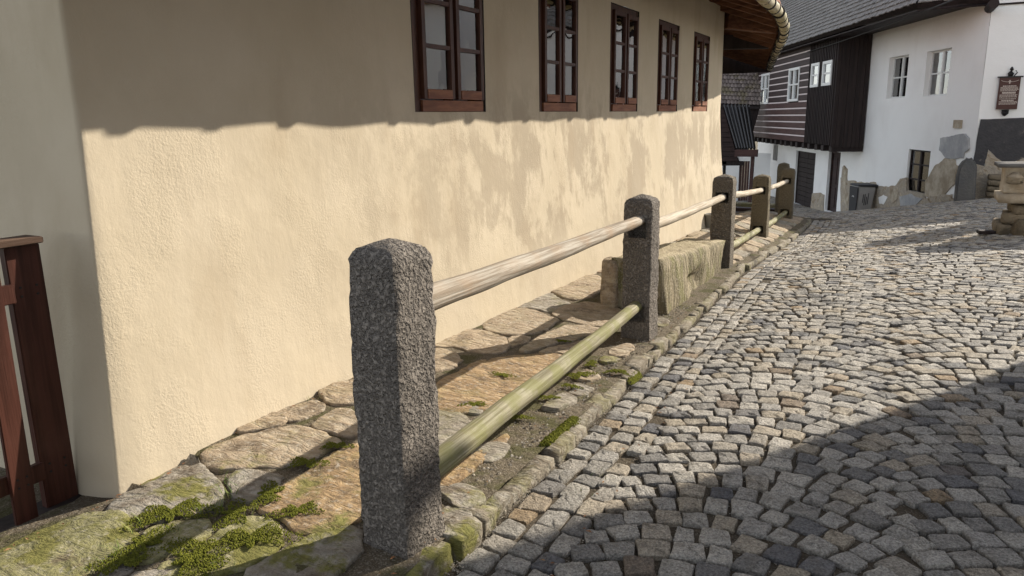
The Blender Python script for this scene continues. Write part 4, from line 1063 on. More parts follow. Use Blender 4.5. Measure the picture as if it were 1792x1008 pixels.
def white_window(h, mull):
    a, b, c, d_ = h; mb = MB(); fr = .075
    pbox(mb, Fp, a-.03, a+fr, c-.03, d_+.03, JO-.05, JO+.05); pbox(mb, Fp, b-fr, b+.03, c-.03, d_+.03, JO-.05, JO+.05)
    pbox(mb, Fp, a+fr, b-fr, c-.03, c+fr, JO-.05, JO+.046); pbox(mb, Fp, a+fr, b-fr, d_-fr, d_+.03, JO-.05, JO+.046)
    if mull: pbox(mb, Fp, (a+b)/2-.06, (a+b)/2+.06, c+fr, d_-fr, JO-.04, JO+.055)
    pbox(mb, Fp, a+fr, b-fr, (c+d_)/2-.03, (c+d_)/2+.03, JO-.04, JO+.03)
    w = hp(mb, 'window', M['paint'])
    for (u0, u1) in (((0, .5), (.5, 1)) if mull else ((0, 1),)):
        for (v0, v1) in ((0, .5), (.5, 1)):
            g = MB(); pbox(g, Fp, lerp(a, b, u0)+.05, lerp(a, b, u1)-.05, lerp(c, d_, v0)+.03, lerp(c, d_, v1)-.03, JO-.012, JO-.008); hp(g, 'pane', M['glass'], False, w)
    g = MB(); pbox(g, Fp, a, b, c, d_, JO-.056, JO-.052); hp(g, 'curtain', M['curtain'], False, w)
for h in BW: white_window(h, False)
LWN = [rect_px(1381, 1399, 120, 176, JO), rect_px(1333, 1346, 130, 181, JO)]
# log wall: squared logs with limewashed joints
nl = 15
for k in range(nl):
    z0_, z1_ = lerp(JZ0, JZ1, k/nl), lerp(JZ0, JZ1, (k+1)/nl); js = .055
    segs = [(LS+.03, LE)]
    for h in LWN:
        if z1_ > h[2]+.02 and z0_ < h[3]-.02:
            ns_ = []
            for (a, b) in segs:
                if h[0] > a and h[1] < b: ns_ += [(a, h[0]), (h[1], b)]
                else: ns_.append((a, b))
            segs = ns_
    for (a, b) in segs:
        m_ = MB(); pbox(m_, Fp, a, b, z0_+.028, z1_-.028, JO-.08, JO+.02); o = hp(m_, 'log', M['log_red' if k < 6 else 'log_brown']); bevel(o, .02)
        m_ = MB(); pbox(m_, Fp, a, b-.02, z0_-.045, z0_+.045, JO-.07, JO-.004)
        if k > 0: hp(m_, 'lime_joint', M['chink'])
for h in LWN: white_window(h, True)
# joist ends under the jetty
for k in range(16):
    s_ = lerp(JS+.25, LE-.3, k/15)
    m_ = MB(); pbox(m_, Fp, s_-.15, s_+.15, JZ0-.22, JZ0-.002, -.1, JO-.06+.03*(k % 2)); hp(m_, 'joist', M['tar_board'])
# roof with eaves on the lane side and the end
EO, EZ = 1.62, 4.53
def roof_corner():
    p = onZ(1606, 6, EZ); return p
RC = roof_corner()
ds = np.dot(RC[:2]-A0, FD); EO = float(np.dot(RC[:2]-A0, FO))
E0 = Vector((RC[0], RC[1], EZ)); E1 = Vector(Fp(25.0, EZ+.0, EO)); E2 = Vector((A0[0]+4.9, RC[1], EZ))
PT = math.tan(RAD(54))
half = 3.6
# ridge line parallel to the facade
R1 = Vector((*(A0+FD*25-FO*2.1), EZ+(EO+2.1)*PT)); 
sR = 5.3; R0 = Vector((*(A0+FD*sR-FO*2.1), EZ+(EO+2.1)*PT))
E3 = Vector((*(A0+np.array([4.9, 0])+FD*25), EZ))
def slab(pts, th, name, material):
    nn = (pts[1]-pts[0]).cross(pts[2]-pts[0]).normalized()
    if nn.z < 0: nn = -nn
    top = [p+nn*0.0 for p in pts]; bot = [p-nn*th for p in pts]; n = len(pts)
    mb = MB().add([tuple(p) for p in top+bot], [tuple(range(n)), tuple(reversed(range(n, 2*n)))]+[(k, (k+1) % n, n+(k+1) % n, n+k) for k in range(n)])
    o = fixn(mb.build(name, material)); part(o, house); return o
roof = slab([E0, E1, R1, R0], .14, 'roof', M['tar_board']); slab([E0, E2, R0], .14, 'roof_hip', M['tar_board']); slab([E2, E3, R1, R0], .14, 'roof_rear', M['tar_board'])
def shingles(a, b, ta, tb, name, course, width, seed, maxrow=99):
    """overlapping shingles on the slope a-b (eave) to ta-tb (top), one joined part"""
    r = random.Random(seed); up = ((ta+tb)/2-(a+b)/2); nn = (b-a).cross(ta-a).normalized(); nn = nn if nn.z > 0 else -nn
    Lu = max((ta-a).length, (tb-b).length); rows = min(maxrow, int(Lu/course)); mb = MB()
    for j in range(rows):
        l0, l1 = a.lerp(ta, j/rows), b.lerp(tb, j/rows); h0, h1 = a.lerp(ta, min(1, (j+1.35)/rows)), b.lerp(tb, min(1, (j+1.35)/rows))
        n = max(1, int((l1-l0).length/width)); o = r.random()
        for k in range(n):
            t0, t1 = min(1, (k+o*.5)/n), min(1, (k+o*.5+1)/n)-.006/width/n
            w0 = r.uniform(-.02, .02); lift = r.uniform(.0, .022)
            p0, p1 = l0.lerp(l1, t0), l0.lerp(l1, t1); q0, q1 = h0.lerp(h1, t0), h0.lerp(h1, t1)
            dn = (p0-q0).normalized()*(w0+.015)
            p0 = p0+dn+nn*(.055+lift); p1 = p1+dn+nn*(.055+lift+r.uniform(-.006, .006)); q0 = q0+nn*.016; q1 = q1+nn*.016
            mb.add([tuple(p0), tuple(p1), tuple(q1), tuple(q0), tuple(p0-nn*.03), tuple(p1-nn*.03)], [(0, 1, 2, 3), (4, 5, 1, 0), (0, 3, 4), (1, 5, 2)])
    o = mb.build(name, M['shingle_grey']); part(o, house); o['kind'] = 'stuff'; subpart(o, roof); return o
shingles(E0, E1, R0, R1, 'shingles', .27, .13, 5)
shingles(E2, E0, R0.lerp(E2, .02), R0, 'shingles', .27, .13, 6)
# soffit boards closing the eaves
slab([Vector((E0.x, E0.y, EZ-.16)), Vector(Fp(25, EZ-.16, EO)), Vector(Fp(25, EZ-.03, -.2)), Vector(Fp(0, EZ-.03, -.2))], .03, 'soffit', M['tar_board'])
slab([Vector((E0.x, E0.y, EZ-.165)), Vector((E2.x, E2.y, EZ-.165)), Vector((A0[0]+4.4, A0[1]+.2, EZ-.04)), Vector((A0[0]-.1, A0[1]+.2, EZ-.04))], .03, 'soffit', M['tar_board'])
m_ = MB().tube([Vector(Rp(-.05, 4.28, .0)), Vector(Rp(-.02, 4.28, 1.0))], .12, 10); hp(m_, 'eave_beam', M['tar_board'])

# plaque on the end wall
pq = [onY(x, y, A0[1]-.06) for x, y in ((1750, 136), (1787, 136), (1779, 191), (1742, 191))]
plaque = empty('hanging_sign', (float(np.mean([p[0] for p in pq])), A0[1]-.08, float(pq[3][2])))
tag(plaque, 'brown hanging information plaque with small cream lettering and iron bracket on the white house wall', 'sign')
def pp(mb, name, material): o = mb.build(name, material); part(o, plaque); return o
pa, pb = float((pq[0][0]+pq[3][0])/2), float((pq[1][0]+pq[2][0])/2); z1p, z0p = float(pq[0][2]), float(pq[2][2])
tw = .028*(0); mb = MB(); mb.box(((pa+pb)/2, A0[1]-.07, (z0p+z1p)/2), (pb-pa, .05, z1p-z0p)); pp(mb, 'board', M['plaque'])
mb = MB(); mb.box(((pa+pb)/2, A0[1]-.085, z1p+.012), (pb-pa+.10, .07, .035)); pp(mb, 'top_bar', M['iron'])
mb = MB()
rl = random.Random(2); wP = pb-pa; hP = z1p-z0p
rows_ = [.73, .69, .655, .62, .585, .535, .505, .455, .42, .385, .33, .28, .24, .20, .165]
for i, v_ in enumerate(rows_):
    hw = (.30 if i in (0, 5, 6, 11) else .40)*wP; x = (pa+pb)/2-hw
    while x < (pa+pb)/2+hw:
        L = rl.uniform(.012, .034); hgt = .026 if i in (0, 5, 6, 11) else .017
        mb.box((x+L/2, A0[1]-.0965, z0p+hP*v_), (L, .003, hgt)); x += L+.009
pp(mb, 'lettering', M['letter'])
mb = MB(); c_ = (pa+pb)/2
arc = [Vector((c_+math.cos(a)*wP*.42, A0[1]-.097, z0p+hP*.93+math.sin(a)*hP*.07)) for a in np.linspace(math.pi*1.08, math.pi*1.92, 14)]; mb.tube(arc, .005, 5)
mb.box((c_, A0[1]-.097, z0p+hP*.86), (.03, .004, .09)); mb.box((c_, A0[1]-.097, z0p+hP*.875), (.06, .004, .02))
pp(mb, 'emblem', M['letter'])
mb = MB(); mb.tube([Vector((c_, A0[1]-.03, z1p+.03)), Vector((c_, A0[1]-.09, z1p+.10)), Vector((c_+.01, A0[1]-.09, z1p+.2)), Vector((c_+.01, A0[1]-.07, z1p+.26))], lambda i: (.05, .075, .05, .02)[i], 8)
mb.tube([Vector((c_+.08, A0[1]-.08, z1p+.03)), Vector((c_+.14, A0[1]-.08, z1p+.12)), Vector((c_+.10, A0[1]-.08, z1p+.17))], .015, 6)
pp(mb, 'bracket', M['iron'])
mb = MB(); mb.tube([Vector((c_-.02, A0[1]-.08, z0p-.01)), Vector((c_-.02, A0[1]-.08, z0p-.10)), Vector((c_-.04, A0[1]-.08, z0p-.17))], lambda i: (.09, .085, .03)[i], 8); pp(mb, 'lantern_pendant', M['iron'])

# low dry stone wall at the foot of the end wall
def stone_pile(name, rows, label, cat, loc, mt='drystone', seed=1):
    t_ = empty(name, loc); tag(t_, label, cat); r = random.Random(seed)
    for (c, size, rot) in rows:
        V, Fc = rblock(size, (4, 3, 3), min(size)*.28, min(size)*.16, 3.0/max(size), r.random()*50)
        R = Matrix.Rotation(rot, 3, 'Z') @ Matrix.Rotation(r.uniform(-.07, .07), 3, 'X') @ Matrix.Rotation(r.uniform(-.07, .07), 3, 'Y')
        o = MB().add([tuple(R @ Vector(v)+Vector(c)) for v in V], Fc).build('stone', M[mt], None, True); part(o, t_)
    return t_
rr = random.Random(12); rows_ = []
for lay in range(5):
    x = A0[0]+.35
    while x < A0[0]+3.6:
        L = rr.uniform(.25, .6); rows_.append(((x+L/2, A0[1]-.38+rr.uniform(-.03, .03), -.72+.15*lay+.075), (L-.015, .42, .145), rr.uniform(-.05, .05))); x += L
stone_pile('dry_stone_wall', rows_, 'low dark dry stone wall along the foot of the dark rendered house end', 'wall', (A0[0]+2, A0[1]-.4, -.7), 'drystone', 3)

# ------------------------------------------------------------------ stone wall, slab and trough on the right of the lane
YW = 13.75; GZ = rz(1.4, YW)
rr = random.Random(31); rows_ = []
lays = [(.0, .20, .30), (.18, .17, .27), (.34, .14, .25)]
for (z0_, hh, dp) in lays:
    x = 1.20+(.10 if z0_ > .3 else 0)+rr.uniform(-.03, .05)
    while x < 3.3:
        L = rr.uniform(.20, .42); rows_.append(((x+L/2, YW+rr.uniform(-.03, .03), GZ-.03+z0_+hh/2), (L, .62, hh+.02), rr.uniform(-.15, .15))); x += L-.02
rows_ += [((1.50, YW-.46, GZ+.10), (.22, .24, .30), .3), ((1.78, YW-.5, GZ+.09), (.34, .3, .26), -.2), ((2.2, YW-.5, GZ+.08), (.4, .3, .24), .2)]
stone_pile('field_stone_wall', rows_, 'low wall of rough field stones under a thick stone slab beside the lane', 'wall', (1.6, YW, GZ), 'drystone', 8)
V, Fc = rblock((2.3, .85, .14), (12, 5, 2), .03, .022, 3, 4.4)
o = MB().add([(v.x+2.29, v.y+YW, v.z+GZ+.545) for v in V], Fc).build('stone_slab', M['ochre'], None, True); tag(o, 'thick rough stone slab capping the field stone wall beside the lane', 'slab')
tr = empty('stone_trough', (1.7, YW, GZ+.62)); tag(tr, 'ochre stone trough with a grey slate lid on the stone slab', 'trough')
mb = MB(); z0_ = GZ+.62; z1_ = z0_+.40
P = []
for (zz_, e) in ((z0_, .0), (z0_+.09, .0), (z0_+.13, -.006), (z1_-.10, -.006), (z1_-.05, .0), (z1_, .0)):
    P.append([(1.20-e, YW-.30-e, zz_), (2.3+e, YW-.30-e, zz_), (2.3+e, YW+.28+e, zz_), (1.20-e, YW+.28+e, zz_)])
V = [q for ring in P for q in ring]; Fc = [(3, 2, 1, 0), (20, 21, 22, 23)]
for a in range(5):
    for k in range(4): Fc.append((a*4+k, a*4+(k+1) % 4, a*4+4+(k+1) % 4, a*4+4+k))
o = mb.add(V, Fc).build('body', M['ochre']); part(bevel(o, .012, 2), tr)
mb = MB().tube([Vector((1.33, YW-.33, z0_+.17)), Vector((1.33, YW-.35, z0_+.25)), Vector((1.34, YW-.33, z0_+.31))], lambda i: (.11, .12, .05)[i], 14); part(mb.build('carved_boss', M['ochre'], None, True), tr)
mb = MB().tube([Vector((1.60, YW-.305, z1_-.08)), Vector((1.60, YW-.36, z1_-.07))], .11, 14); part(mb.build('scroll', M['ochre'], None, True), tr)
V, Fc = rblock((1.4, .8, .055), (10, 6, 1), .012, .012, 5, 7.0)
part(MB().add([(v.x+1.80, v.y+YW-.02, v.z+z1_+.03+.03*(v.x)) for v in V], Fc).build('lid', M['darkcement'], None, True), tr)
V, Fc = rblock((.30, .18, .06), (5, 4, 2), .02, .03, 9, 2.0)
o = MB().add([(v.x+1.68, v.y+YW-.15, v.z+z1_+.105) for v in V], Fc).build('crumpled_sheet', M['paint'], None, True); tag(o, 'small crumpled white sheet lying on the slate lid of the trough', 'sheet')
o = MB().box((1.12, YW-.16, rz(1.12, YW-.16)+.03), (.34, .16, .055), Matrix.Rotation(.2, 3, 'Z')).build('timber_block', M['tar_board']); bevel(o, .01); tag(o, 'short dark timber block on the setts at the foot of the field stone wall', 'timber')

# ------------------------------------------------------------------ wheelie bin
(bs0, bz0) = pxF(1513, 372, .95); (bs1, _) = pxF(1534, 367, .5)
BS = 6.35; bc = Vector(Fp(BS, 0, .50)); bz = rz(bc.x, bc.y)-.02
wb = empty('wheelie_bin', (bc.x, bc.y, bz)); tag(wb, 'grey wheelie bin with a dark hinge side standing against the white house', 'bin')
wb.rotation_euler = (RAD(1), RAD(3), RAD(31))
def wpart(mb, name, material, bev=.015):
    o = mb.build(name, material, wb); bevel(o, bev, 2); return o
bw, bl, bh = .29, .32, 1.02
taper = .82
mb = MB().hexa([(-bl*taper, -bw*taper, .03), (bl*taper, -bw*taper, .03), (bl*taper, bw*taper, .03), (-bl*taper, bw*taper, .03), (-bl, -bw, bh), (bl, -bw, bh), (bl, bw, bh), (-bl, bw, bh)])
body = wpart(mb, 'body', M['binplastic'], .03)
mb = MB().hexa([(-bl*taper-.03, -bw*taper-.01, .06), (-bl*taper-.004, -bw*taper-.01, .06), (-bl*taper-.004, bw*taper+.01, .06), (-bl*taper-.03, bw*taper+.01, .06), (-bl-.04, -bw-.01, bh-.03), (-bl-.004, -bw-.01, bh-.03), (-bl-.004, bw+.01, bh-.03), (-bl-.04, bw+.01, bh-.03)])
wpart(mb, 'side_panel', M['bindark'], .008)
mb = MB().hexa([(-bl-.05, -bw-.04, bh+.005), (bl+.06, -bw-.04, bh+.005), (bl+.06, bw+.05, bh+.005), (-bl-.05, bw+.05, bh+.005), (-bl-.03, -bw-.02, bh+.06), (bl+.04, -bw-.02, bh+.09), (bl+.04, bw+.03, bh+.09), (-bl-.03, bw+.03, bh+.06)])
wpart(mb, 'lid', M['bindark'], .02)
wpart(MB().tube([Vector((bl+.07, -bw, bh+.03)), Vector((bl+.07, bw, bh+.03))], .018, 8), 'handle', M['bindark'], .002)
for sgn in (-1, 1): wpart(MB().tube([Vector((bl-.03, sgn*(bw-.02), .1)), Vector((bl-.03, sgn*(bw+.04), .1))], .1, 16), 'wheel', M['bindark'], .008)
mb = MB()
for q in range(4): mb.box((-.10+.06*q, -bw*.92-.012, .60-.04*(q % 3)), (.022, .012, .30+.10*(q % 2)))
wpart(mb, 'grime_slot', M['bindark'], .002)
cu = bpy.data.curves.new('letter', 'FONT'); cu.body = 'R'; cu.size = .26; cu.extrude = .003; cu.align_x = 'CENTER'
to = bpy.data.objects.new('letter', cu); col.objects.link(to)
dg = bpy.context.evaluated_depsgraph_get(); me = bpy.data.meshes.new_from_object(to.evaluated_get(dg)); bpy.data.objects.remove(to)
lo = obj('letter_mark', me, M['paint'], wb); lo.location = (-bl*.93-.040, 0, .62); lo.rotation_euler = (RAD(86), 0, RAD(-90))

# ------------------------------------------------------------------ small buildings seen past the cottage corner
YS = 40.0
shed = empty('outbuilding', (-8.6, YS, -2.8)); tag(shed, 'small tiled outbuilding with dark boards and a black sheet roof beyond the cottage', 'outbuilding')
def sp(mb, name, material, smooth=False): o = mb.build(name, material, None, smooth); part(o, shed); return o
def S(x, y, Y=YS): return Vector(onY(x, y, Y))
# tiled roof slope
a, b = S(1235, 182, YS), S(1330, 186, YS); ta, tb = S(1235, 105, YS+3.0)+Vector((0, 0, .4)), S(1330, 108, YS+3.0)+Vector((0, 0, .4))
mb = MB(); rows = 13; r_ = random.Random(8)
for j in range(rows):
    l0, l1 = a.lerp(ta, j/rows), b.lerp(tb, j/rows); h0, h1 = a.lerp(ta, (j+1.2)/rows), b.lerp(tb, (j+1.2)/rows); n = 15
    for k in range(n):
        o_ = .5*(j % 2); t0, t1, tm = (k+o_)/n, (k+o_+.95)/n, (k+o_+.475)/n
        lift = Vector((0, -.03, .09)); z2 = Vector((0, 0, .02)); cr = Vector((0, -.03, .07))
        dl = (l0-h0).normalized()*.10
        mb.add([tuple(l0.lerp(l1, t0)+lift), tuple(l0.lerp(l1, tm)+lift+cr*.5+dl), tuple(l0.lerp(l1, t1)+lift), tuple(h0.lerp(h1, t1)+z2), tuple(h0.lerp(h1, tm)+z2+cr*.4), tuple(h0.lerp(h1, t0)+z2)], [(0, 1, 4, 5), (1, 2, 3, 4)])
o = sp(mb, 'roof_tiles', M['tile']); o['kind'] = 'stuff'
sp(MB().add([tuple(p) for p in (a, b, tb, ta)], [(0, 1, 2, 3)]), 'roof', M['tar_board'])
sp(MB().beam(a+Vector((0, -.05, -.08)), b+Vector((0, -.05, -.08)), .16, .14), 'eave_board', M['tar_board'])
# ribbed sheet roof sloping down to the right
p0, p1 = S(1266, 186, YS-1.2), S(1312, 186, YS-1.2); q0, q1 = S(1289, 262, YS-2.2), S(1323, 262, YS-2.2)
mb = MB(); n = 18
for k in range(n):
    t0, t1 = k/n, (k+1)/n; up = Vector((0, -.06, .07)) if k % 3 == 0 else Vector((0, 0, 0))
    up2 = Vector((0, -.06, .07)) if (k+1) % 3 == 0 else Vector((0, 0, 0))
    mb.add([tuple(p0.lerp(p1, t0)+up), tuple(p0.lerp(p1, t1)+up2), tuple(q0.lerp(q1, t1)+up2), tuple(q0.lerp(q1, t0)+up)], [(0, 1, 2, 3)])
sp(mb, 'sheet_roof', M['sheet'])
for k in range(7): sp(MB().tube([p0.lerp(p1, (k+.3)/7)+Vector((0, -.08, .08)), q0.lerp(q1, (k+.3)/7)+Vector((0, -.08, .08))], .05, 6), 'roof_rib', M['sheet'])
sp(MB().beam(q0+Vector((-.05, -.05, -.16)), q1+Vector((.1, -.05, -.16)), .2, .34), 'fascia', M['log_red'])
# dark boarded wall left of the sheet roof
sp(MB().hexa([tuple(S(1215, 290, YS)+Vector((0, .1, 0))), tuple(S(1300, 290, YS)+Vector((0, .1, 0))), tuple(S(1300, 290, YS)+Vector((0, .2, 0))), tuple(S(1215, 290, YS)+Vector((0, .2, 0))), tuple(S(1215, 183, YS)+Vector((0, .1, 0))), tuple(S(1330, 183, YS)+Vector((0, .1, 0))), tuple(S(1330, 183, YS)+Vector((0, .2, 0))), tuple(S(1215, 183, YS)+Vector((0, .2, 0)))]), 'upper_wall', M['tar_board'])
for k in range(11):
    a_, b_ = S(1225, lerp(190, 283, k/11)), S(lerp(1266, 1292, k/11), lerp(190, 283, k/11)); a2, b2 = S(1225, lerp(190, 283, (k+1)/11)-.8), S(lerp(1266, 1292, (k+.9)/11), lerp(190, 283, (k+1)/11)-.8)
    dY = Vector((0, .06, 0))
    sp(MB().hexa([tuple(a2+dY), tuple(b2+dY), tuple(b2), tuple(a2), tuple(a_+dY), tuple(b_+dY), tuple(b_-Vector((0, .02, 0))), tuple(a_-Vector((0, .02, 0)))]), 'wall_board', M['log_brown'])
# white lower wall with door and window
def Sp(s, z, o=0.0): return (s, YS+.1-o, z)
xa, xb = S(1215, 330).x, S(1345, 330).x
d0, d1 = S(1291, 330).x, S(1309, 330).x; zt, zb_ = S(1300, 282).z, S(1300, 380).z
w0, w1, wz1, wz0 = S(1262, 330).x, S(1268, 330).x, S(1266, 288).z, S(1266, 340).z
sp(wall_mb(Sp, xa, xb, -5, S(1290, 268).z, [[d0, d1, -4.2, zt], [w0, w1, wz0, wz1]], .2, .6, .01), 'wall', M['white'])
for k in range(4): mb = MB(); pbox(mb, Sp, lerp(d0, d1, k/4)+.01, lerp(d0, d1, (k+1)/4)-.01, -4.2, zt, -.12, -.08+.015*(k % 2)); sp(mb, 'door_board', M['log_red'])
mb = MB(); pbox(mb, Sp, w0, w1, wz0, wz1, -.2, -.16); sp(mb, 'window', M['room'])
sp(MB().beam(S(1318, 268, YS-1.9), S(1309, 395, YS-1.9), .16, .16, (0, 1, 0)), 'corner_post', M['log_red'])
for k in range(8):
    pass
# timber baulks and steps at the end of the pavement
for k, (x0_, x1_, yy_, h_) in enumerate(((-4.3, -2.75, 19.3, .14), (-4.5, -2.8, 19.9, .30), (-4.6, -2.9, 20.5, .45))):
    zz_ = -.86
    o = MB().beam((x0_, yy_, zz_+h_*.35), (x1_, yy_, zz_+h_*.35), .30, .16).build('timber_baulk', M['log_brown' if k < 2 else 'rail_green']); bevel(o, .02)
    tag(o, ['lowest dark timber baulk at the end of the pavement', 'middle dark timber baulk at the end of the pavement', 'topmost greenish timber baulk at the end of the pavement'][k], 'timber')
# flower pot at the cottage corner
o = None
pp_ = ray_ground(1243, 396, pav_z); pc = Vector((-3.04, 12.95, pav_z(-3.04, 12.95)))
mb = MB()
prof = [(.075, 0), (.08, .02), (.105, .21), (.115, .215), (.115, .24), (.10, .24), (.095, .20), (.02, .19)]
n = 20; V = []; Fc = []
for (r_, z_) in prof:
    for k in range(n): V.append((pc.x+r_*math.cos(2*math.pi*k/n), pc.y+r_*math.sin(2*math.pi*k/n), pc.z+z_+.01))
for a_ in range(len(prof)-1):
    for k in range(n): Fc.append((a_*n+k, a_*n+(k+1) % n, (a_+1)*n+(k+1) % n, (a_+1)*n+k))
Fc.append(tuple(reversed(range(n)))); Fc.append(tuple((len(prof)-1)*n+k for k in range(n)))
pot = mb.add(V, Fc).build('flower_pot', M['pot'], None, True); tag(pot, 'small grey flower pot on the flagstones at the cottage corner', 'pot')

# ------------------------------------------------------------------ wooden gate beside the cottage gable
gate = empty('wooden_gate', (-3.45, 1.5, -.1)); tag(gate, 'dark reddish brown picket gate with a cap board beside the cottage end wall', 'gate')
def gp_(mb, name, material, b=.004): o = mb.build(name, material); bevel(o, b, 2); return part(o, gate)
gp_(MB().box((-3.455, 1.835, .55), (.045, .15, 1.27)), 'post_plank', M['gate_brown'])
for k, yy_ in enumerate((1.655, 1.455, 1.255, 1.055, .855, .655)):
    gp_(MB().box((-3.405, yy_, .53+.003*k), (.024, .095, 1.17), Matrix.Rotation(RAD(.6*((k % 3)-1)), 3, 'X')), 'picket', M['gate_brown'])
gp_(MB().box((-3.435, 1.22, .98), (.034, 1.1, .085)), 'upper_rail', M['gate_brown']); gp_(MB().box((-3.435, 1.22, .14), (.034, 1.1, .085)), 'lower_rail', M['gate_brown'])
gp_(MB().box((-3.44, 1.22, 1.205), (.13, 1.36, .028)), 'cap_board', M['gate_cap'])
gp_(MB().box((-3.46, 1.15, -.10), (.16, 1.75, .10)), 'threshold', M['tar_board'])
mb = MB()
for yy_ in (1.635, 1.675, 1.435, 1.475, 1.80, 1.87):
    for zz_ in (.12, .16, .96, 1.0): mb.tube([Vector((-3.394 if yy_ < 1.7 else -3.433, yy_, zz_)), Vector((-3.390 if yy_ < 1.7 else -3.429, yy_, zz_))], .006, 6)
gp_(mb, 'nail_heads', M['iron'], .0005)

# ------------------------------------------------------------------ houses outside the frame: shade on the road, reflections in the panes
def plain_house(name, label, x0, x1, y0, y1, zg, ze, ridge_axis, zr, wins, chim=(), wm='white'):
    t_ = empty(name, ((x0+x1)/2, (y0+y1)/2, zg)); tag(t_, label, 'house')
    Pw = lambda s, z, o=0.0: (x0-o, y1-s, z)
    Ps = lambda s, z, o=0.0: (x0+s, y0-o, z)
    part(wall_mb(Pw, 0, y1-y0, zg-2, ze, wins, .18, 1.0, .02, 3).build('wall', M[wm]), t_)
    part(wall_mb(Ps, 0, x1-x0, zg-2, ze, [], .18, 1.0, .02, 5).build('wall', M[wm]), t_)
    part(MB().add([(x1, y0, zg-2), (x1, y1, zg-2), (x1, y1, ze), (x1, y0, ze), (x0, y1, zg-2), (x0, y1, ze)], [(0, 1, 2, 3), (1, 4, 5, 2)]).build('wall', M[wm]), t_)
    for h in wins:
        a, b, c, d_ = h; mb = MB(); fr = .06
        pbox(mb, Pw, a, a+fr, c, d_, -.16, -.1); pbox(mb, Pw, b-fr, b, c, d_, -.16, -.1); pbox(mb, Pw, a+fr, b-fr, c, c+fr, -.16, -.103); pbox(mb, Pw, a+fr, b-fr, d_-fr, d_, -.16, -.103); pbox(mb, Pw, (a+b)/2-.04, (a+b)/2+.04, c+fr, d_-fr, -.15, -.09)
        w = part(mb.build('window', M['window_brown']), t_)
        g = MB(); pbox(g, Pw, a+.03, b-.03, c+.03, d_-.03, -.135, -.131); o = g.build('pane', M['glass']); subpart(o, w)
        g = MB(); pbox(g, Pw, a-.02, b+.02, c-.02, d_+.02, -.5, -.48); o = g.build('interior', M['room']); subpart(o, w)
    ov = .35
    if ridge_axis == 'Y':
        xm = (x0+x1)/2; k = (zr-ze)/(xm-x0); zl = ze-ov*k
        Q = [(x0-ov, y0-ov*.5, zl), (x0-ov, y1+ov*.5, zl), (xm, y1+ov*.5, zr), (xm, y0-ov*.5, zr), (x1+ov, y0-ov*.5, zl), (x1+ov, y1+ov*.5, zl)]
        V = Q+[(q[0], q[1], q[2]+.14) for q in Q]
        mb = MB().add(V, [(0, 1, 2, 3), (3, 2, 5, 4), (6, 9, 8, 7), (9, 10, 11, 8), (0, 6, 7, 1), (4, 5, 11, 10), (0, 3, 9, 6), (3, 4, 10, 9), (1, 7, 8, 2), (2, 8, 11, 5)])
        part(MB().add([(x0, y1, ze-.05), (x1, y1, ze-.05), (xm, y1, zr-.02), (x0, y0, ze-.05), (x1, y0, ze-.05), (xm, y0, zr-.02)], [(0, 1, 2), (3, 5, 4)]).build('gable', M[wm]), t_)
    else:
        ym = (y0+y1)/2; k = (zr-ze)/(ym-y0); zl = ze-ov*k
        Q = [(x0-ov*.5, y0-ov, zl), (x1+ov*.5, y0-ov, zl), (x1+ov*.5, ym, zr), (x0-ov*.5, ym, zr), (x1+ov*.5, y1+ov, zl), (x0-ov*.5, y1+ov, zl)]
        V = Q+[(q[0], q[1], q[2]+.14) for q in Q]
        mb = MB().add(V, [(0, 3, 2, 1), (3, 5, 4, 2), (6, 7, 8, 9), (9, 8, 10, 11), (0, 1, 7, 6), (5, 11, 10, 4), (0, 6, 9, 3), (3, 9, 11, 5), (1, 2, 8, 7), (2, 4, 10, 8)])
        part(MB().add([(x0, y0, ze-.05), (x0, y1, ze-.05), (x0, ym, zr-.02), (x1, y0, ze-.05), (x1, y1, ze-.05), (x1, ym, zr-.02)], [(0, 2, 1), (3, 4, 5)]).build('gable', M[wm]), t_)
    part(mb.build('roof', M['redtile']), t_)
    for (cx, cy_, cw, cd, cz0, cz1) in chim:
        o = part(MB().box((cx, cy_, (cz0+cz1)/2), (cw, cd, cz1-cz0)).build('chimney', M['rubble']), t_)
        o2 = part(MB().box((cx, cy_, cz1+.05), (cw+.14, cd+.14, .1)).build('chimney_cap', M['cement']), t_)
    return t_
plain_house('street_house', 'white street house with brown windows along the right side of the lane', 3.6, 9.8, -9, 11.0, .1, 6.3, 'Y', 9.2,
            [[a, a+1.0, z, z+1.35] for a in (1.2, 3.6, 6.0, 8.4, 10.8, 13.2) for z in (1.0, 3.9)])
plain_house('far_street_house', 'white gabled house with brown windows beyond the gap in the lane', 7.4, 14.0, 22.0, 30.0, -.2, 5.6, 'X', 7.5,
            [[a, a+.9, z, z+1.2] for a in (1.0, 2.8, 4.6) for z in (.6, 2.9)], [(7.85, 27.0, .75, .8, 5.2, 8.9)])

# overhead cable from the boarded front of the white house
ca = Vector(Fp(pxF(1413, 91, JO+.05)[0], pxF(1413, 91, JO+.05)[1], JO+.05)); cb = Vector(onX(2150, -200, 3.55))
pts = []
for k in range(31):
    t_ = k/30; p = ca.lerp(cb, t_); p.z -= .35*4*t_*(1-t_)*.4; pts.append(p)
tag(MB().tube(pts, .018, 6).build('overhead_cable', M['cable']), 'thin black overhead cable running from the boarded house front', 'cable')

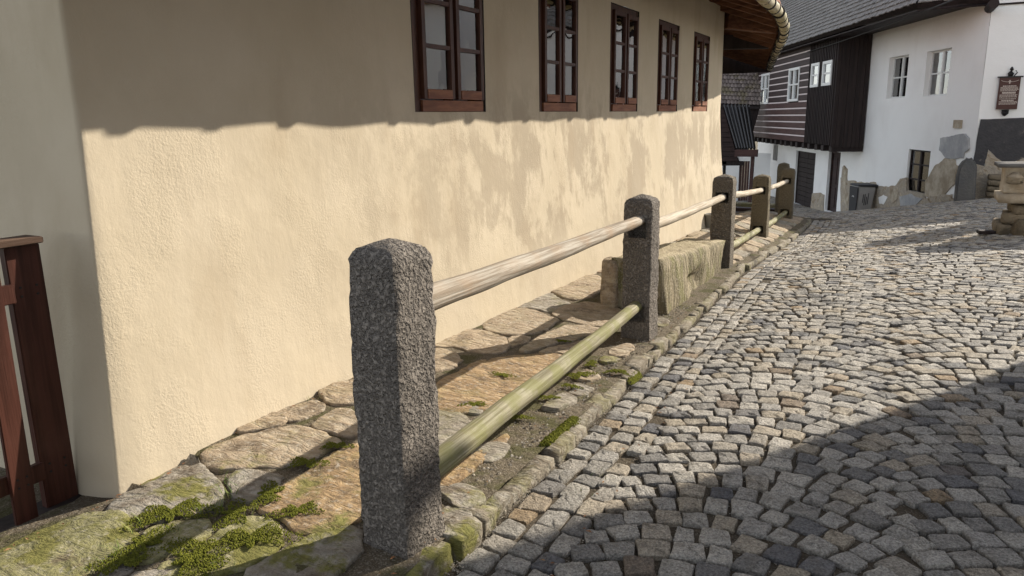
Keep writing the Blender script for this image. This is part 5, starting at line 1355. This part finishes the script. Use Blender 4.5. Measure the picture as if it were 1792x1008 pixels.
# ------------------------------------------------------------------ moss, grass, grit and leaves
rm = random.Random(77)
def blob_field(name, spots, material, zfn):
    mb = MB()
    for (x, y, r, h, n) in spots:
        for _ in range(int(n*5)):
            a = rm.random()*6.283; d = r*rm.random()**.7*(.7+.5*math.sin(a*2+x*40)+.3*math.sin(a*5+y*30)); px_, py_ = x+d*math.cos(a), y+d*math.sin(a)
            s_ = rm.uniform(.002, .0055); zc_ = zfn(px_, py_)+h*.5*(1-(d/r)**2)*rm.uniform(.2, 1)
            k = 4; V = []
            for q in range(k): V.append((px_+s_*math.cos(q*6.283/k), py_+s_*math.sin(q*6.283/k), zc_-s_*.5))
            for q in range(k): V.append((px_+.62*s_*math.cos(q*6.283/k+.5), py_+.62*s_*math.sin(q*6.283/k+.5), zc_+s_*rm.uniform(.1, .35)))
            V.append((px_, py_, zc_+s_*rm.uniform(.4, .7)))
            mb.add(V, [(q, (q+1) % k, k+(q+1) % k, k+q) for q in range(k)]+[(k+q, k+(q+1) % k, 2*k) for q in range(k)])
    o = mb.build(name, material, None, True); o['kind'] = 'stuff'; return o
def pg(x, y): p = ray_ground(x, y, pav_z); return p[0], p[1]
ms = []
for (x, y, r, h, n) in [(300, 905, .16, .02, 420), (250, 960, .12, .02, 260), (340, 985, .16, .025, 420), (440, 950, .15, .02, 330), (410, 905, .10, .015, 200), (470, 870, .10, .012, 200), (540, 815, .09, .01, 160), (590, 785, .07, .008, 110), (215, 990, .1, .01, 160), (520, 900, .1, .01, 150),
                        (1015, 660, .10, .012, 200), (1035, 640, .07, .01, 120), (1080, 655, .07, .03, 200), (960, 700, .06, .01, 100), (830, 712, .07, .008, 110), (985, 600, .05, .008, 80), (910, 735, .06, .01, 90), (735, 690, .05, .01, 60), (1000, 680, .06, .01, 90), (880, 660, .07, .006, 80)]:
    gx, gy = pg(x, y); ms.append((gx, gy, r, h, n))
o = blob_field('moss_cushions', ms, M['moss'], lambda x, y: pav_z(x, y)+.018); tag(o, 'green moss cushions between the flagstones', 'moss')
# the mossy kerb stone
kx_ = []
for yk in np.arange(3.33, 3.72, .03): kx_.append((kerb_x(yk)-.04, yk, .055, .05, 75))
for yk in np.arange(4.72, 4.92, .04): kx_.append((kerb_x(yk)+.03, yk, .04, .02, 40))
o = blob_field('kerb_moss', kx_, M['moss'], lambda x, y: kerb_z(y)-.005-max(0, (x-kerb_x(y)+.01))*1.1); tag(o, 'bright yellow green moss covering one kerb stone', 'moss')
mb = MB()
gsp = [(395, 870, 26, .06), (405, 845, 20, .05), (380, 890, 24, .05), (350, 905, 20, .05), (245, 925, 18, .06), (205, 970, 22, .055), (190, 990, 16, .05), (440, 900, 16, .03), (300, 935, 18, .04), (370, 985, 22, .035), (395, 995, 22, .035), (560, 697, 6, .03), (490, 735, 4, .03), (585, 672, 7, .03), (1055, 835, 8, .02), (1025, 862, 7, .018)]
for (x, y, n, L) in gsp:
    gx, gy = pg(x, y)
    for _ in range(n):
        x0_, y0_ = gx+rm.gauss(0, .03), gy+rm.gauss(0, .03); a = rm.random()*6.283; l_ = L*rm.uniform(.5, 1.3); w_ = rm.uniform(.0012, .0026)
        z0_ = pav_z(x0_, y0_)+.0; lean = rm.uniform(.3, 1.1); dx, dy = math.cos(a), math.sin(a); V = []
        for q in range(4):
            t_ = q/3; hx = l_*lean*t_*t_; ww = w_*(1-t_*.9)
            V += [(x0_+dx*hx-dy*ww, y0_+dy*hx+dx*ww, z0_+l_*t_*(1-.35*lean*t_)), (x0_+dx*hx+dy*ww, y0_+dy*hx-dx*ww, z0_+l_*t_*(1-.35*lean*t_))]
        mb.add(V, [(2*q, 2*q+1, 2*q+3, 2*q+2) for q in range(3)])
o = mb.build('grass_tufts', M['grass']); o['kind'] = 'stuff'; tag(o, 'thin grass blades growing from the flagstone joints', 'grass')
# grit along the gutter and in the joints
mb = MB()
def grain(x, y, z, s_):
    V = [(x+s_*rm.uniform(.6, 1.2), y, z), (x, y+s_*rm.uniform(.6, 1.2), z), (x-s_*rm.uniform(.6, 1.2), y, z), (x, y-s_*rm.uniform(.6, 1.2), z), (x+rm.uniform(-.3, .3)*s_, y, z+s_*rm.uniform(.5, 1.0))]
    mb.add(V, [(0, 1, 4), (1, 2, 4), (2, 3, 4), (3, 0, 4)])
for _ in range(9000):
    y_ = .9+13*rm.random()**2.0; x_ = kerb_x(y_)+abs(rm.gauss(0, .055))+.01
    if rm.random() < .25: x_ = kerb_x(y_)+.44+rm.gauss(0, .05)
    grain(x_, y_, road_bed_z(x_, y_)+.003+(.012 if x_ < kerb_x(y_)+.08 else .006), rm.uniform(.002, .006))
for _ in range(9000):
    y_ = 1.2+6*rm.random()**1.6; x_ = kerb_x(y_)+.45+rm.random()*(2.4+.1*y_)
    grain(x_, y_, road_bed_z(x_, y_)+.002, rm.uniform(.002, .0048))
for _ in range(1500):
    y_ = 2.6+4.6*rm.random(); x_ = kerb_x(y_)-.09-.24*rm.random()
    grain(x_, y_, pav_z(x_, y_)-.006, rm.uniform(.004, .013))
for _ in range(5000):
    y_ = 1.2+7*rm.random()**1.5; x_ = lerp(-3.1, kerb_x(y_)-.05, rm.random()**.7)
    grain(x_, y_, pav_z(x_, y_)-.016, rm.uniform(.002, .006))
o = mb.build('grit', M['gravel']); o['kind'] = 'stuff'; tag(o, 'pale grit scattered in the joints and along the gutter', 'grit')
mb = MB()
for _ in range(230):
    y_ = 1.4+11*rm.random()**1.6
    x_ = rm.choice([kerb_x(y_)-.06+rm.gauss(0, .07), -3.1+abs(rm.gauss(0, .03)), kerb_x(y_)+.4+rm.gauss(0, .06)])
    z_ = (pav_z(x_, y_)+.022 if x_ < kerb_x(y_)-.03 else rz(x_, y_)+.004); s_ = rm.uniform(.006, .016); a = rm.random()*6.283; c_, s2 = math.cos(a), math.sin(a)
    L = [(-1, 0, 0), (-.2, .45, .25), (1, 0, .1), (-.1, -.45, .3), (0, 0, .05)]
    mb.add([(x_+s_*(c_*p[0]-s2*p[1]), y_+s_*(s2*p[0]+c_*p[1]), z_+s_*p[2]) for p in L], [(0, 4, 1), (1, 4, 2), (2, 4, 3), (3, 4, 0)])
o = mb.build('leaf_litter', M['leaf']); o['kind'] = 'stuff'; tag(o, 'brown crumbled leaf litter along the kerb and wall foot', 'leaves')
